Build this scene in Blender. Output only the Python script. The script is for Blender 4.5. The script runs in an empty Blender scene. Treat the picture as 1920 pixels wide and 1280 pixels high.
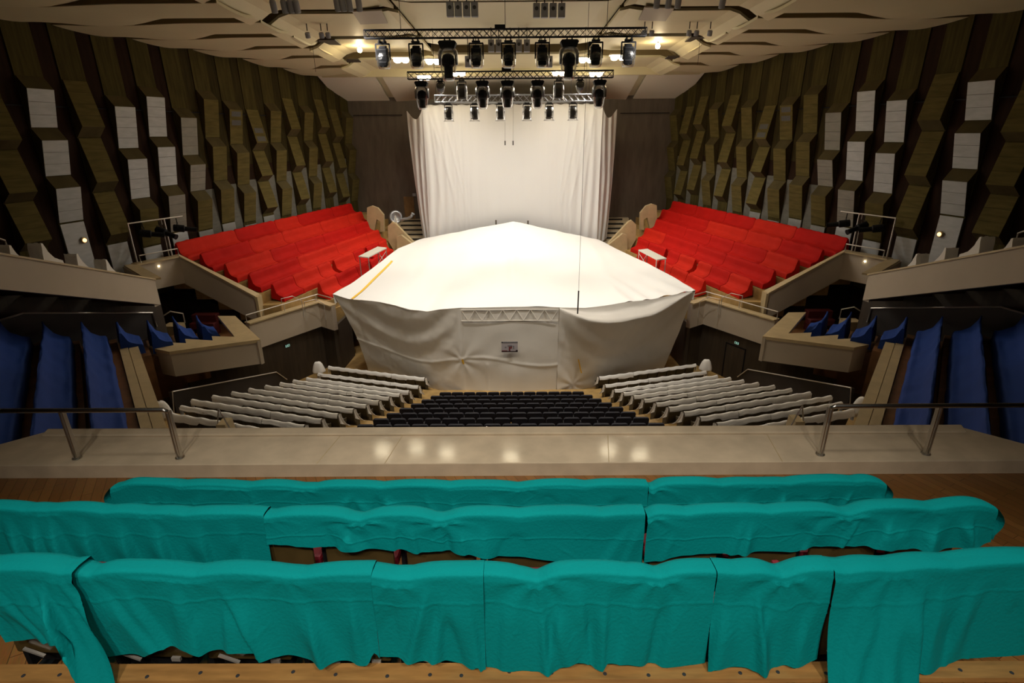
import bpy, bmesh, math, random
from mathutils import Vector, Matrix, noise as mnoise
S = bpy.context.scene
COL = S.collection
rnd = random.Random(7)
V = Vector
R = math.radians

# ------------------------------------------------------------------ camera, world, exposure
F_PX, PITCH, YAW, ROLL = 1030.0, R(20.7), R(-0.28), R(0.45)
CAM = V((0.14, 0.0, 14.0))
FW = V((math.sin(YAW)*math.cos(PITCH), math.cos(YAW)*math.cos(PITCH), -math.sin(PITCH)))
R0 = V((math.cos(YAW), -math.sin(YAW), 0)); U0 = R0.cross(FW)
RT = R0*math.cos(ROLL)-U0*math.sin(ROLL); UP = U0*math.cos(ROLL)+R0*math.sin(ROLL)
cd = bpy.data.cameras.new('camera'); cam = bpy.data.objects.new('camera', cd); COL.objects.link(cam)
cd.sensor_width = 36.0; cd.lens = 36.0*F_PX/1920.0; cd.clip_start = 0.05; cd.clip_end = 300
m3 = Matrix((RT, UP, -FW)).transposed()
cam.matrix_world = Matrix.Translation(CAM) @ m3.to_4x4()
S.camera = cam
w = bpy.data.worlds.new('world'); S.world = w; w.use_nodes = True
w.node_tree.nodes['Background'].inputs[0].default_value = (1, .9, .75, 1)
w.node_tree.nodes['Background'].inputs[1].default_value = 0.0
S.view_settings.view_transform = 'Standard'; S.view_settings.look = 'None'
S.view_settings.gamma = 1.0; S.view_settings.use_curve_mapping = False
S.view_settings.exposure = 0.0
STAGE_W, STAGE_COL = 1050.0, (1.0, .955, .89)
FRONT_W = 1700.0
AUD_W = 480.0
FILL_W, HALL_COL = 34.0, (1.0, .86, .66)
BALC_W, BALC_COL = 470.0, (1.0, .92, .80)

def lamp(name, kind, loc, energy, col, size=.3, spot=150, blend=.6, target=None):
    L = bpy.data.lights.new(name, kind); L.energy = energy; L.color = col
    if kind == 'SPOT':
        L.spot_size = R(spot); L.spot_blend = blend; L.shadow_soft_size = size
    elif kind == 'POINT':
        L.shadow_soft_size = size
    o = bpy.data.objects.new(name, L); COL.objects.link(o); o.location = loc
    if target is not None:
        o.rotation_euler = (V(target)-V(loc)).to_track_quat('-Z', 'Y').to_euler()
    return o

# ------------------------------------------------------------------ pixel -> place helpers (1920x1280 frame)
def ray(px, py): return FW + RT*((px-960)/F_PX) - UP*((py-640)/F_PX)
def at_z(px, py, z):
    d = ray(px, py); return CAM + d*((z-CAM.z)/d.z)
def at_y(px, py, y):
    d = ray(px, py); return CAM + d*((y-CAM.y)/d.y)
def at_x(px, py, x):
    d = ray(px, py); return CAM + d*((x-CAM.x)/d.x)
def at_wall(px, py, a, b):
    n = V((-(b[1]-a[1]), b[0]-a[0], 0)); d = ray(px, py)
    return CAM + d*((V((a[0], a[1], 0))-CAM).dot(n)/d.dot(n))
ORD = ['first','second','third','fourth','fifth','sixth','seventh','eighth','ninth','tenth','eleventh','twelfth','thirteenth','fourteenth','fifteenth','sixteenth','seventeenth','eighteenth','nineteenth','twentieth']

# ------------------------------------------------------------------ materials
def mat(name, col, rough=.6, metal=0.0, var=.0, vscale=3.0, bump=0.0, bscale=20.0, grain=None, spec=.5, emit=None, alpha=None):
    m = bpy.data.materials.new(name); m.use_nodes = True
    nt = m.node_tree; b = nt.nodes['Principled BSDF']
    b.inputs['Base Color'].default_value = (*col, 1); b.inputs['Roughness'].default_value = rough
    b.inputs['Metallic'].default_value = metal; b.inputs['Specular IOR Level'].default_value = spec
    if emit:
        b.inputs['Emission Color'].default_value = (*emit[0], 1); b.inputs['Emission Strength'].default_value = emit[1]
    tc = nt.nodes.new('ShaderNodeTexCoord')
    src = tc.outputs['Object']
    if grain:
        mp = nt.nodes.new('ShaderNodeMapping'); mp.inputs['Scale'].default_value = grain
        nt.links.new(src, mp.inputs['Vector']); src = mp.outputs['Vector']
    if var > 0:
        n = nt.nodes.new('ShaderNodeTexNoise'); n.inputs['Scale'].default_value = vscale; n.inputs['Detail'].default_value = 5
        nt.links.new(src, n.inputs['Vector'])
        r = nt.nodes.new('ShaderNodeValToRGB')
        r.color_ramp.elements[0].position = .3; r.color_ramp.elements[1].position = .7
        r.color_ramp.elements[0].color = (*[c*(1-var) for c in col], 1)
        r.color_ramp.elements[1].color = (*[min(1, c*(1+var)) for c in col], 1)
        nt.links.new(n.outputs['Fac'], r.inputs['Fac']); nt.links.new(r.outputs['Color'], b.inputs['Base Color'])
    if bump > 0:
        n2 = nt.nodes.new('ShaderNodeTexNoise'); n2.inputs['Scale'].default_value = bscale; n2.inputs['Detail'].default_value = 4
        nt.links.new(src, n2.inputs['Vector'])
        bp = nt.nodes.new('ShaderNodeBump'); bp.inputs['Strength'].default_value = bump; bp.inputs['Distance'].default_value = .02
        nt.links.new(n2.outputs['Fac'], bp.inputs['Height']); nt.links.new(bp.outputs['Normal'], b.inputs['Normal'])
    return m

def film_mat():
    m = bpy.data.materials.new('clear_film'); m.use_nodes = True
    nt = m.node_tree; nt.nodes.clear()
    o = nt.nodes.new('ShaderNodeOutputMaterial'); mx = nt.nodes.new('ShaderNodeMixShader')
    t = nt.nodes.new('ShaderNodeBsdfTransparent'); t.inputs[0].default_value = (.82, .82, .82, 1)
    g = nt.nodes.new('ShaderNodeBsdfGlossy'); g.inputs['Roughness'].default_value = .30; g.inputs[0].default_value = (.9, .9, .9, 1)
    lw = nt.nodes.new('ShaderNodeLayerWeight'); lw.inputs['Blend'].default_value = .22
    n = nt.nodes.new('ShaderNodeTexNoise'); n.inputs['Scale'].default_value = 9
    bp = nt.nodes.new('ShaderNodeBump'); bp.inputs['Strength'].default_value = .35; bp.inputs['Distance'].default_value = .05
    nt.links.new(n.outputs['Fac'], bp.inputs['Height']); nt.links.new(bp.outputs['Normal'], g.inputs['Normal']); nt.links.new(bp.outputs['Normal'], lw.inputs['Normal'])
    nt.links.new(lw.outputs['Facing'], mx.inputs[0]); nt.links.new(t.outputs[0], mx.inputs[1]); nt.links.new(g.outputs[0], mx.inputs[2])
    nt.links.new(mx.outputs[0], o.inputs[0]); return m

def plank_mat(name, c1, c2, rot, scale, rough=.4):
    m = bpy.data.materials.new(name); m.use_nodes = True
    nt = m.node_tree; b = nt.nodes['Principled BSDF']; b.inputs['Roughness'].default_value = rough
    tc = nt.nodes.new('ShaderNodeTexCoord'); mp = nt.nodes.new('ShaderNodeMapping')
    mp.inputs['Rotation'].default_value = (0, 0, R(rot)); mp.inputs['Scale'].default_value = (scale, scale, scale)
    nt.links.new(tc.outputs['Object'], mp.inputs['Vector'])
    br = nt.nodes.new('ShaderNodeTexBrick'); br.inputs['Scale'].default_value = 1.0
    br.inputs['Brick Width'].default_value = 1.6; br.inputs['Row Height'].default_value = .22; br.inputs['Mortar Size'].default_value = .006
    br.inputs['Color1'].default_value = (*c1, 1); br.inputs['Color2'].default_value = (*c2, 1); br.inputs['Mortar'].default_value = (*[c*.3 for c in c1], 1)
    nt.links.new(mp.outputs[0], br.inputs['Vector'])
    n = nt.nodes.new('ShaderNodeTexNoise'); n.inputs['Scale'].default_value = 6; n.inputs['Detail'].default_value = 6
    mp2 = nt.nodes.new('ShaderNodeMapping'); mp2.inputs['Scale'].default_value = (1, 9, 1)
    nt.links.new(mp.outputs[0], mp2.inputs['Vector']); nt.links.new(mp2.outputs[0], n.inputs['Vector'])
    mx = nt.nodes.new('ShaderNodeMix'); mx.data_type = 'RGBA'; mx.blend_type = 'MULTIPLY'; mx.inputs[0].default_value = .55
    nt.links.new(br.outputs['Color'], mx.inputs[6]); nt.links.new(n.outputs['Color'], mx.inputs[7])
    nt.links.new(mx.outputs[2], b.inputs['Base Color']); return m

M = {}
M['cream'] = mat('cream_plaster', (.50, .42, .32), .75, var=.06, vscale=.6)
M['coping'] = mat('beige_stone', (.52, .40, .22), .45, var=.10, vscale=2.5)
M['balcony_stone'] = mat('travertine', (.64, .52, .37), .10, var=.12, vscale=3.2, bump=.03, bscale=4)
M['hall_wall'] = mat('dark_red_brown_wood', (.022, .011, .006), .9, spec=.1, var=.25, vscale=2, grain=(3, 3, .3))
M['low_wall'] = mat('dark_brown_wood', (.045, .031, .018), .6, var=.25, vscale=2, grain=(3, 3, .3))
M['partition'] = mat('near_black_wood', (.016, .010, .007), .6, var=.2, vscale=2)
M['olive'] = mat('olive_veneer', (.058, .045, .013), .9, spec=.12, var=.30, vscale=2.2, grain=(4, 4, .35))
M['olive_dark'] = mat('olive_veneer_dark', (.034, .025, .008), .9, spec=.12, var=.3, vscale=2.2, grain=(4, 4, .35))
M['olive_box'] = mat('olive_veneer_box', (.106, .083, .026), .9, spec=.12, var=.22, vscale=1.6, grain=(.7, .7, 5))
M['olive_top'] = mat('brown_veneer_top', (.080, .062, .026), .9, spec=.12, var=.15, vscale=1.6)
M['white_plate'] = mat('whitened_plate', (.43, .44, .44), .5, var=.10, vscale=2, grain=(1, 1, 4))
M['grey_plate'] = mat('grey_plate', (.25, .25, .235), .5, var=.12, vscale=2, grain=(1, 1, 3))
M['dim_plate'] = mat('dim_grey_plate', (.20, .185, .145), .5, var=.12, vscale=2, grain=(1, 1, 3))
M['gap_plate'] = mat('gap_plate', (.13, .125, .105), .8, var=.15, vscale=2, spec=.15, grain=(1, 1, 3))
M['vent_grey'] = mat('vent_grey', (.055, .05, .045), .5)
M['back_wall'] = mat('grey_brown_panel', (.115, .092, .072), .38, var=.2, vscale=1.2, grain=(2.5, 2.5, .5))
M['ceil'] = mat('ceiling_cream', (.62, .55, .345), .55, var=.03, vscale=.5)
M['ceil_soffit'] = mat('soffit_cream', (.74, .69, .56), .55)
M['slot'] = mat('slot_brown', (.17, .12, .045), .7)
M['plenum'] = mat('plenum_dark', (.02, .015, .008), .8)
M['hatch_grey'] = mat('hatch_grey', (.36, .31, .24), .6, bump=.1, bscale=60)
M['hatch_dark'] = mat('hatch_dark', (.035, .025, .015), .7)
M['parquet'] = plank_mat('parquet', (.36, .165, .045), (.27, .115, .03), 62, 2.2, .32)
M['stepwood'] = mat('step_board', (.46, .24, .075), .35, var=.25, vscale=4, grain=(1, 6, 6))
M['stalls_wood'] = mat('stalls_wood', (.42, .27, .10), .4, var=.2, vscale=3)
M['box_floor'] = mat('box_floor', (.15, .065, .022), .45, var=.25, vscale=3)
M['tier'] = mat('tier_cream', (.55, .45, .30), .5)
M['teal'] = mat('teal_cloth', (.001, .285, .290), .80, var=.05, vscale=1.5, bump=.22, bscale=55, spec=.08)
M['red'] = mat('red_cloth', (.46, .006, .0025), .8, var=.06, vscale=1.2, bump=.2, bscale=18, spec=.15)
M['red_light'] = mat('red_cloth_light', (.53, .016, .005), .8, var=.06, vscale=1.2, bump=.2, bscale=18, spec=.15)
M['blue'] = mat('blue_cloth', (.016, .050, .235), .8, var=.08, vscale=1.5, bump=.2, bscale=18, spec=.2)
M['white_cloth'] = mat('white_cloth', (.80, .77, .72), .85, bump=.3, bscale=14)
M['tent'] = mat('white_tarpaulin', (.80, .78, .74), .6, bump=.35, bscale=2.2, spec=.3)
M['tent_wall'] = mat('white_film_sheet', (.78, .735, .66), .6, var=.03, vscale=1.0, bump=.35, bscale=1.6, spec=.3)
M['curtain'] = mat('white_curtain', (.66, .65, .63), .8, bump=.15, bscale=6)
M['navy'] = mat('navy_upholstery', (.013, .014, .026), .8, var=.2, vscale=8)
M['olive_seat'] = mat('olive_seat_back', (.055, .042, .022), .45, var=.2, vscale=6)
M['seat_wood'] = mat('olive_brown_shell', (.085, .055, .018), .4, var=.25, vscale=4)
M['red_pad'] = mat('crimson_pad', (.20, .008, .018), .6)
M['black'] = mat('black_metal', (.010, .010, .011), .6, spec=.15)
M['dark_grey'] = mat('dark_grey_casing', (.05, .05, .055), .45)
M['speaker'] = mat('grey_cabinet', (.34, .34, .38), .5)
M['steel'] = mat('brushed_steel', (.55, .53, .50), .28, metal=1.0)
M['pale_metal'] = mat('pale_metal', (.62, .58, .52), .35, metal=.6)
M['alu'] = mat('aluminium', (.36, .37, .39), .42, metal=1.0)
M['pale_pipe'] = mat('pale_pipe', (.66, .60, .50), .5)
M['film'] = film_mat()
M['foil'] = mat('silver_hose', (.55, .56, .58), .35, metal=.7, bump=.5, bscale=30)
M['yellow'] = mat('yellow_strap', (.85, .50, .03), .6)
M['tabletop'] = mat('pale_tabletop', (.70, .66, .56), .5)
M['door_wood'] = mat('brown_door', (.22, .12, .045), .45, var=.2, vscale=2)
M['carpet_red'] = mat('dark_red_cover', (.09, .003, .005), .8)
M['lamp'] = mat('lamp_glow', (1, .9, .7), .5, emit=((1, .86, .58), 28))
M['soft_lamp'] = mat('soft_lamp_glow', (1, .9, .7), .5, emit=((1, .88, .62), 15))
M['small_lamp'] = mat('small_lamp_glow', (1, .6, .3), .5, emit=((1, .55, .22), 3.0))
M['exit_glow'] = mat('exit_glow', (.5, .9, .8), .5, emit=((.45, .95, .8), .22))
M['lens'] = mat('lens_glass', (.06, .065, .08), .08, spec=.8)
M['paper'] = mat('poster_paper', (.42, .38, .40), .6)
M['ink'] = mat('poster_ink', (.035, .018, .018), .6)
M['ink_red'] = mat('poster_red', (.17, .03, .035), .6)
M['ink_grey'] = mat('poster_grey', (.20, .19, .20), .6)

# ------------------------------------------------------------------ mesh builder
class MB:
    def __init__(s): s.v = []; s.f = []; s.mi = []; s.m = 0
    def add(s, vs, fs):
        n = len(s.v); s.v += [tuple(p) for p in vs]; s.f += [tuple(i+n for i in f) for f in fs]; s.mi += [s.m]*len(fs); return s
    def box(s, c, d, rot=None):
        x, y, z = d[0]/2, d[1]/2, d[2]/2
        vs = [V(p) for p in ((-x,-y,-z),(x,-y,-z),(x,y,-z),(-x,y,-z),(-x,-y,z),(x,-y,z),(x,y,z),(-x,y,z))]
        if rot is not None: vs = [rot @ p for p in vs]
        return s.add([V(c)+p for p in vs], [(0,3,2,1),(4,5,6,7),(0,1,5,4),(1,2,6,5),(2,3,7,6),(3,0,4,7)])
    def loft(s, rings, closed=True, caps=True):
        n = len(rings[0]); vs = [p for r in rings for p in r]; fs = []
        for i in range(len(rings)-1):
            for j in range(n if closed else n-1):
                k = (j+1) % n; fs.append((i*n+j, i*n+k, (i+1)*n+k, (i+1)*n+j))
        if caps and closed:
            fs.append(tuple(range(n-1, -1, -1))); fs.append(tuple((len(rings)-1)*n+j for j in range(n)))
        return s.add(vs, fs)
    def prism(s, poly, z0, z1):      # plan polygon, z0/z1 numbers or lists
        a = z0 if isinstance(z0, (list, tuple)) else [z0]*len(poly); b = z1 if isinstance(z1, (list, tuple)) else [z1]*len(poly)
        return s.loft([[V((p[0], p[1], q)) for p, q in zip(poly, a)], [V((p[0], p[1], q)) for p, q in zip(poly, b)]])
    def tube(s, pts, r, seg=8, caps=True, r2=None):
        pts = [V(p) for p in pts]; rings = []
        for i, p in enumerate(pts):
            t = (pts[min(i+1, len(pts)-1)]-pts[max(i-1, 0)]).normalized()
            a = t.cross(V((0, 0, 1)) if abs(t.z) < .95 else V((1, 0, 0))).normalized(); b = t.cross(a)
            rr = r if r2 is None else r+(r2-r)*i/(len(pts)-1)
            rings.append([p+(a*math.cos(2*math.pi*j/seg)+b*math.sin(2*math.pi*j/seg))*rr for j in range(seg)])
        return s.loft(rings, True, caps)
    def ribbon(s, pts, w, t):        # rectangular bar along a path; w = horizontal width, t = height
        pts = [V(p) for p in pts]; rings = []
        for i, p in enumerate(pts):
            d = (pts[min(i+1, len(pts)-1)]-pts[max(i-1, 0)]); d.z = 0
            if i and i < len(pts)-1:
                d1 = (pts[i]-pts[i-1]).xy.normalized(); d2 = (pts[i+1]-pts[i]).xy.normalized(); d = V((*(d1+d2), 0)); k = 1/max(.4, (d.length/2))
            else: k = 1
            d.normalize(); sd = V((-d.y, d.x, 0))*(w/2*k)
            rings.append([p-sd, p+sd, p+sd+V((0, 0, t)), p-sd+V((0, 0, t))])
        return s.loft(rings)
    def lathe(s, c, prof, seg=14, axis='Z', rot=None):
        rings = []
        for r, h in prof:
            ring = []
            for j in range(seg):
                a = 2*math.pi*j/seg; p = V((r*math.cos(a), r*math.sin(a), h))
                if rot is not None: p = rot @ p
                ring.append(V(c)+p)
            rings.append(ring)
        return s.loft(rings)
    def grid(s, fn, us, vs):
        n = len(vs); pts = [fn(u, v) for u in us for v in vs]
        return s.add(pts, [(i*n+j, (i+1)*n+j, (i+1)*n+j+1, i*n+j+1) for i in range(len(us)-1) for j in range(n-1)])
    def build(s, name, mats, parent=None, smooth=False, bevel=0, recalc=True, solid=0):
        me = bpy.data.meshes.new(name); me.from_pydata([tuple(p) for p in s.v], [], s.f)
        mats = mats if isinstance(mats, (list, tuple)) else [mats]
        for m in mats: me.materials.append(m)
        for p, i in zip(me.polygons, s.mi): p.material_index = i
        if recalc:
            bm = bmesh.new(); bm.from_mesh(me); bmesh.ops.recalc_face_normals(bm, faces=bm.faces); bm.to_mesh(me); bm.free()
        if smooth: me.polygons.foreach_set('use_smooth', [True]*len(me.polygons))
        me.update()
        o = bpy.data.objects.new(name, me); COL.objects.link(o)
        if parent is not None: o.parent = parent; o.matrix_parent_inverse = Matrix.Identity(4); o.location = -parent.location if parent.rotation_euler.z == 0 else o.location
        if bevel:
            b = o.modifiers.new('bevel', 'BEVEL'); b.width = bevel; b.segments = 2; b.limit_method = 'ANGLE'
        if solid:
            b = o.modifiers.new('thick', 'SOLIDIFY'); b.thickness = solid; b.offset = 0
        return o

def tag(o, label=None, cat=None, group=None, kind=None):
    if label: o['label'] = label
    if cat: o['category'] = cat
    if group: o['group'] = group
    if kind: o['kind'] = kind
    return o
def empty(name, loc, label, cat, group=None):
    o = bpy.data.objects.new(name, None); COL.objects.link(o); o.location = loc; o.empty_display_size = .1
    return tag(o, label, cat, group)
def struct(mb, name, mats, **k):
    o = mb.build(name, mats, **k); o['kind'] = 'structure'; return o
def copy_tree(o, loc, rz=None):
    c = o.copy(); COL.objects.link(c); c.location = loc
    if rz is not None: c.rotation_euler = (0, 0, rz)
    for ch in list(o.children):
        d = ch.copy(); COL.objects.link(d); d.parent = c
        for g in list(ch.children):
            e = g.copy(); COL.objects.link(e); e.parent = d
    return c
def mx(p, s): return V((p[0]*s, p[1], p[2])) if len(p) == 3 else V((p[0]*s, p[1]))
SIDES = ((1, 'left'), (-1, 'right'))     # left coordinates are used as given, the right side is their mirror

def fbm(x, y, z=0.0): return mnoise.noise(V((x, y, z)))
def sstep(a, b, x):
    t = max(0., min(1., (x-a)/(b-a))); return t*t*(3-2*t)
def lin(a, b, n): return [a+(b-a)*i/(n-1) for i in range(n)]

# ================================================================== SETTING
WA, WB = V((-17.6, 22.0)), V((-12.5, 42.0))          # plan line of the left hall wall
WT = (WB-WA).normalized(); WN = V((WT.y, -WT.x))     # along the wall, and out of it into the hall
def wl(s_, v, z, sd=1):
    p = WA+WT*s_+WN*v; return V((p.x*sd, p.y, z))
COLS = [(-1.68*1, 'B', [15.55]), (0, 'A', [16.1, 14.33, 12.6]), (1, 'B', [16.1, 13.98, 11.85]), (2, 'A', [15.63, 13.52, 11.4]), (3, 'A', [16.1, 13.98, 11.81]),
        (4, 'A', [15.27, 13.12, 11.41]), (5, 'A', [16.16, 13.93, 11.79]), (6, 'A', [15.75, 13.57, 11.44]), (7, 'B', [15.4, 13.2, 11.5]), (8, 'A', [15.78, 13.6, 11.38]),
        (9, 'B', [16.15, 13.95, 11.8]), (10, 'A', [15.8, 13.67, 11.41]), (11, 'B', [16.26, 14.1, 11.9]), (12, 'B', [15.7, 13.5, 11.4]), (13, 'A', [15.6, 13.4, 11.3])]
for sd, nm in SIDES:
    mb = MB()
    a, b = wl(-30, 0, 0, sd), wl(22.6, 0, 0, sd); n = V((WN.x*sd, WN.y, 0))*.35
    mb.prism([(a.x, a.y), (b.x, b.y), (b.x-n.x, b.y-n.y), (a.x-n.x, a.y-n.y)], 1.5, 19.2)
    wall = struct(mb, 'wall_'+nm, M['hall_wall'])
    # veneer strips of every column, and pale strips in the gaps low down
    mb = MB(); g = MB(); gd = MB()
    for i in range(-12, 14):
        s0 = -.33+1.68*i
        ring = lambda z: [wl(s0-.02, -.02, z, sd), wl(s0-.02, .05, z, sd), wl(s0+1.0, .05, z, sd), wl(s0+1.0, -.02, z, sd)]
        mb.loft([ring(7.0), ring(19.0)])
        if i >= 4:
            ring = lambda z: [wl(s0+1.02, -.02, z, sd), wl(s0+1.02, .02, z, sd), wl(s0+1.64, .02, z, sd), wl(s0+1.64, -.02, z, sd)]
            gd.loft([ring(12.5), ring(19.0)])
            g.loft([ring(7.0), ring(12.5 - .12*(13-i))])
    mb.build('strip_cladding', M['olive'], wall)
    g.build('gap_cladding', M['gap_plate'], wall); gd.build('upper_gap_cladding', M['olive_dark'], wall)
    # dark cable pipe along the wall
    mb = MB()
    for i in range(-4, 13): mb.tube([wl(-.33+1.68*i+1.0, .075, 15.1, sd), wl(-.33+1.68*(i+1)-.02, .075, 15.1, sd)], .03, 6)
    mb.build('pipe_run', M['black'], wall)

lev = ['top', 'middle', 'bottom']
colname = ['nearest the camera', 'second', 'third', 'fourth', 'fifth', 'sixth', 'seventh', 'eighth', 'ninth', 'tenth', 'eleventh', 'twelfth', 'thirteenth', 'fourteenth']
def acoustic_box(i, typ, k, z0, znext, sd, nm):
    s0 = -.33+1.68*i; s1 = s0+.98
    white = (i == 0) or (i == 2 and k < 2) or (i == 3 and k < 2)
    grey = (i == 3 and k == 2) or (i == 4 and k < 2)
    H = z0-znext
    if typ == 'A':
        zf, zb = z0-.43, znext+.02
        prof = [(.056, z0), (.40, zf), (.075, zb), (.056, zb)]
        f0, f1 = V((.40, zf)), V((.07, zb))
    else:
        zf = znext+.40*(H/2.12)
        prof = [(.056, z0-.02), (.075, z0-.02), (.44, zf), (.066, znext+.02), (.056, znext+.02)]
        f0, f1 = V((.07, z0-.02)), V((.44, zf))
    kind = ('white-faced' if white else 'grey-faced' if grey else 'olive wooden') if typ == 'A' else 'olive slanted'
    o = empty('acoustic_box', wl(s0+.49, 0, znext, sd),
              '%s acoustic box, %s wall, %s column from the camera, %s of three' % (kind, nm, ORD[i+1], lev[k]), 'acoustic panel', 'acoustic boxes on the side walls')
    body = MB()
    body.loft([[wl(s0, v, z, sd) for v, z in prof], [wl(s1, v, z, sd) for v, z in prof]])
    body.build('body', M['olive_top'], o)
    fr = MB(); n = 3 if i < 1 else 4; nrm = V((f1.y-f0.y, -(f1.x-f0.x))).normalized()
    if nrm.x < 0: nrm = -nrm
    gap = .012
    win = (i in (6, 7) and k == 0)
    for j in range(n):
        a = f0+(f1-f0)*(j/n)+(f1-f0).normalized()*gap*.5; b = f0+(f1-f0)*((j+1)/n)-(f1-f0).normalized()*gap*.5
        pr = [a, a+nrm*.018, b+nrm*.018, b]
        fr.m = 1 if (win and j in ((0, 1) if i == 6 else (2, 3))) else 0
        fr.loft([[wl(s0+.005, q.x, q.y, sd) for q in pr], [wl(s1-.005, q.x, q.y, sd) for q in pr]])
        if fr.m:
            fr.m = 2
            a2 = a+(b-a)*.2+nrm*.012; b2 = a+(b-a)*.8+nrm*.012; pr = [a2, a2+nrm*.012, b2+nrm*.012, b2]
            fr.loft([[wl(s0+.14, q.x, q.y, sd) for q in pr], [wl(s1-.14, q.x, q.y, sd) for q in pr]])
    pm = M['white_plate'] if white else M['dim_plate'] if grey else M['olive_box']
    fr.build('front_plate', [pm, M['olive_box'], M['vent_grey']], o)
for sd, nm in SIDES:
    for i, typ, zs in COLS:
        if isinstance(i, float): i = -1; zs = [15.3, 13.6, 11.8]
        for k, z0 in enumerate(zs):
            step = (zs[0]-zs[-1])/(len(zs)-1)
            zn = zs[k+1] if k+1 < len(zs) else z0-step*(1.0 if i < 6 else .95)
            acoustic_box(i, typ, k, z0, zn, sd, nm)
    # flat grey plates under the boxes
    for i in range(-1, 8):
        zs = [c for c in COLS if (c[0] == i or (isinstance(c[0], float) and i == -1))][0][2]
        st = (zs[0]-zs[-1])/max(1, len(zs)-1); zb = (9.8 if i == -1 else zs[-1]-st-.05)
        s0 = -.33+1.68*i
        mb = MB(); ring = lambda z: [wl(s0+.01, .05, z, sd), wl(s0+.01, .085, z, sd), wl(s0+.97, .085, z, sd), wl(s0+.97, .05, z, sd)]
        mb.loft([ring(7.6), ring(zb)])
        tag(mb.build('wall_plate', M['white_plate'] if i < 4 else M['grey_plate']), 'flat pale plate low on the %s wall, under the %s box column from the camera' % (nm, ORD[i+1]), 'wall panel', 'flat plates below the acoustic boxes')

# back wall, floor, ceiling slab, wall behind the camera
mb = MB(); mb.box((0, 44.0, 9.6), (24.6, .3, 15.4)); wb = struct(mb, 'wall_back', M['back_wall'])
mb = MB(); mb.box((0, 24, 1.9), (46, 44, .3)); struct(mb, 'floor', M['stalls_wood'])
mb = MB(); mb.box((0, 19, 19.35), (52, 52, .3)); struct(mb, 'ceiling', M['plenum'])
mb = MB(); mb.box((0, -6.2, 12), (52, .3, 15)); struct(mb, 'wall_front', M['hall_wall'])
mb = MB()
mb.box((-8.0, 43.80, 8.55), (.78, .08, 1.9)); o = tag(struct(mb, 'door_1', M['door_wood']), kind='structure')
# pilaster seams on the back wall
for sx in (-1, 1):
    mb = MB()
    mb.tube([(sx*11.6, 43.6, 15.35), (sx*8.0, 43.6, 15.35)], .03, 6)
    for xx in (11.2, 9.9, 8.6): mb.tube([(sx*xx, 43.6, 15.35), (sx*xx, 43.84, 15.35)], .02, 5)
    tag(mb.build('wall_bar', M['black']), 'thin dark bar fixed high on the back wall, %s of the white curtain' % ('left' if sx < 0 else 'right'), 'bar')

# ---- ceiling plates
def plate(name, x0, x1, y0, y1, zf, t=.12, riser=None, nx=2, ny=9, m='ceil'):
    """zf(x,y) is the underside; riser = height of the dark slot face at the near edge"""
    mb = MB(); xs = lin(x0, x1, nx); ys = lin(y0, y1, ny)
    edge = lambda x, v: y0+(y1-y0)*v
    mb.grid(lambda x, y: V((x, y, zf(x, y))), xs, ys)
    mb.grid(lambda x, y: V((x, y, zf(x, y)+t)), xs, ys)
    for x in (x0, x1): mb.add([V((x, y, zf(x, y)+d)) for y in ys for d in (0, t)], [(2*i, 2*i+1, 2*i+3, 2*i+2) for i in range(ny-1)])
    for y in (y0, y1): mb.add([V((x, y, zf(x, y)+d)) for x in xs for d in (0, t)], [(2*i, 2*i+1, 2*i+3, 2*i+2) for i in range(nx-1)])
    o = struct(mb, name, M[m], smooth=False)
    if riser:
        r = MB(); r.grid(lambda x, k: V((x, y0+.02, zf(x, y0)+t*.4+k*riser)), xs, [0, 1])
        r.grid(lambda x, k: V((x, y0-k*.5, zf(x, y0)+t*.4+riser)), xs, [0, 1])
        r.build('slot_face', M['slot'], o)
    return o
SL = [10.3, 13.6, 16.9, 20.2, 23.5, 26.8, 30.1, 33.5, 36.9, 40.2]
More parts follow.
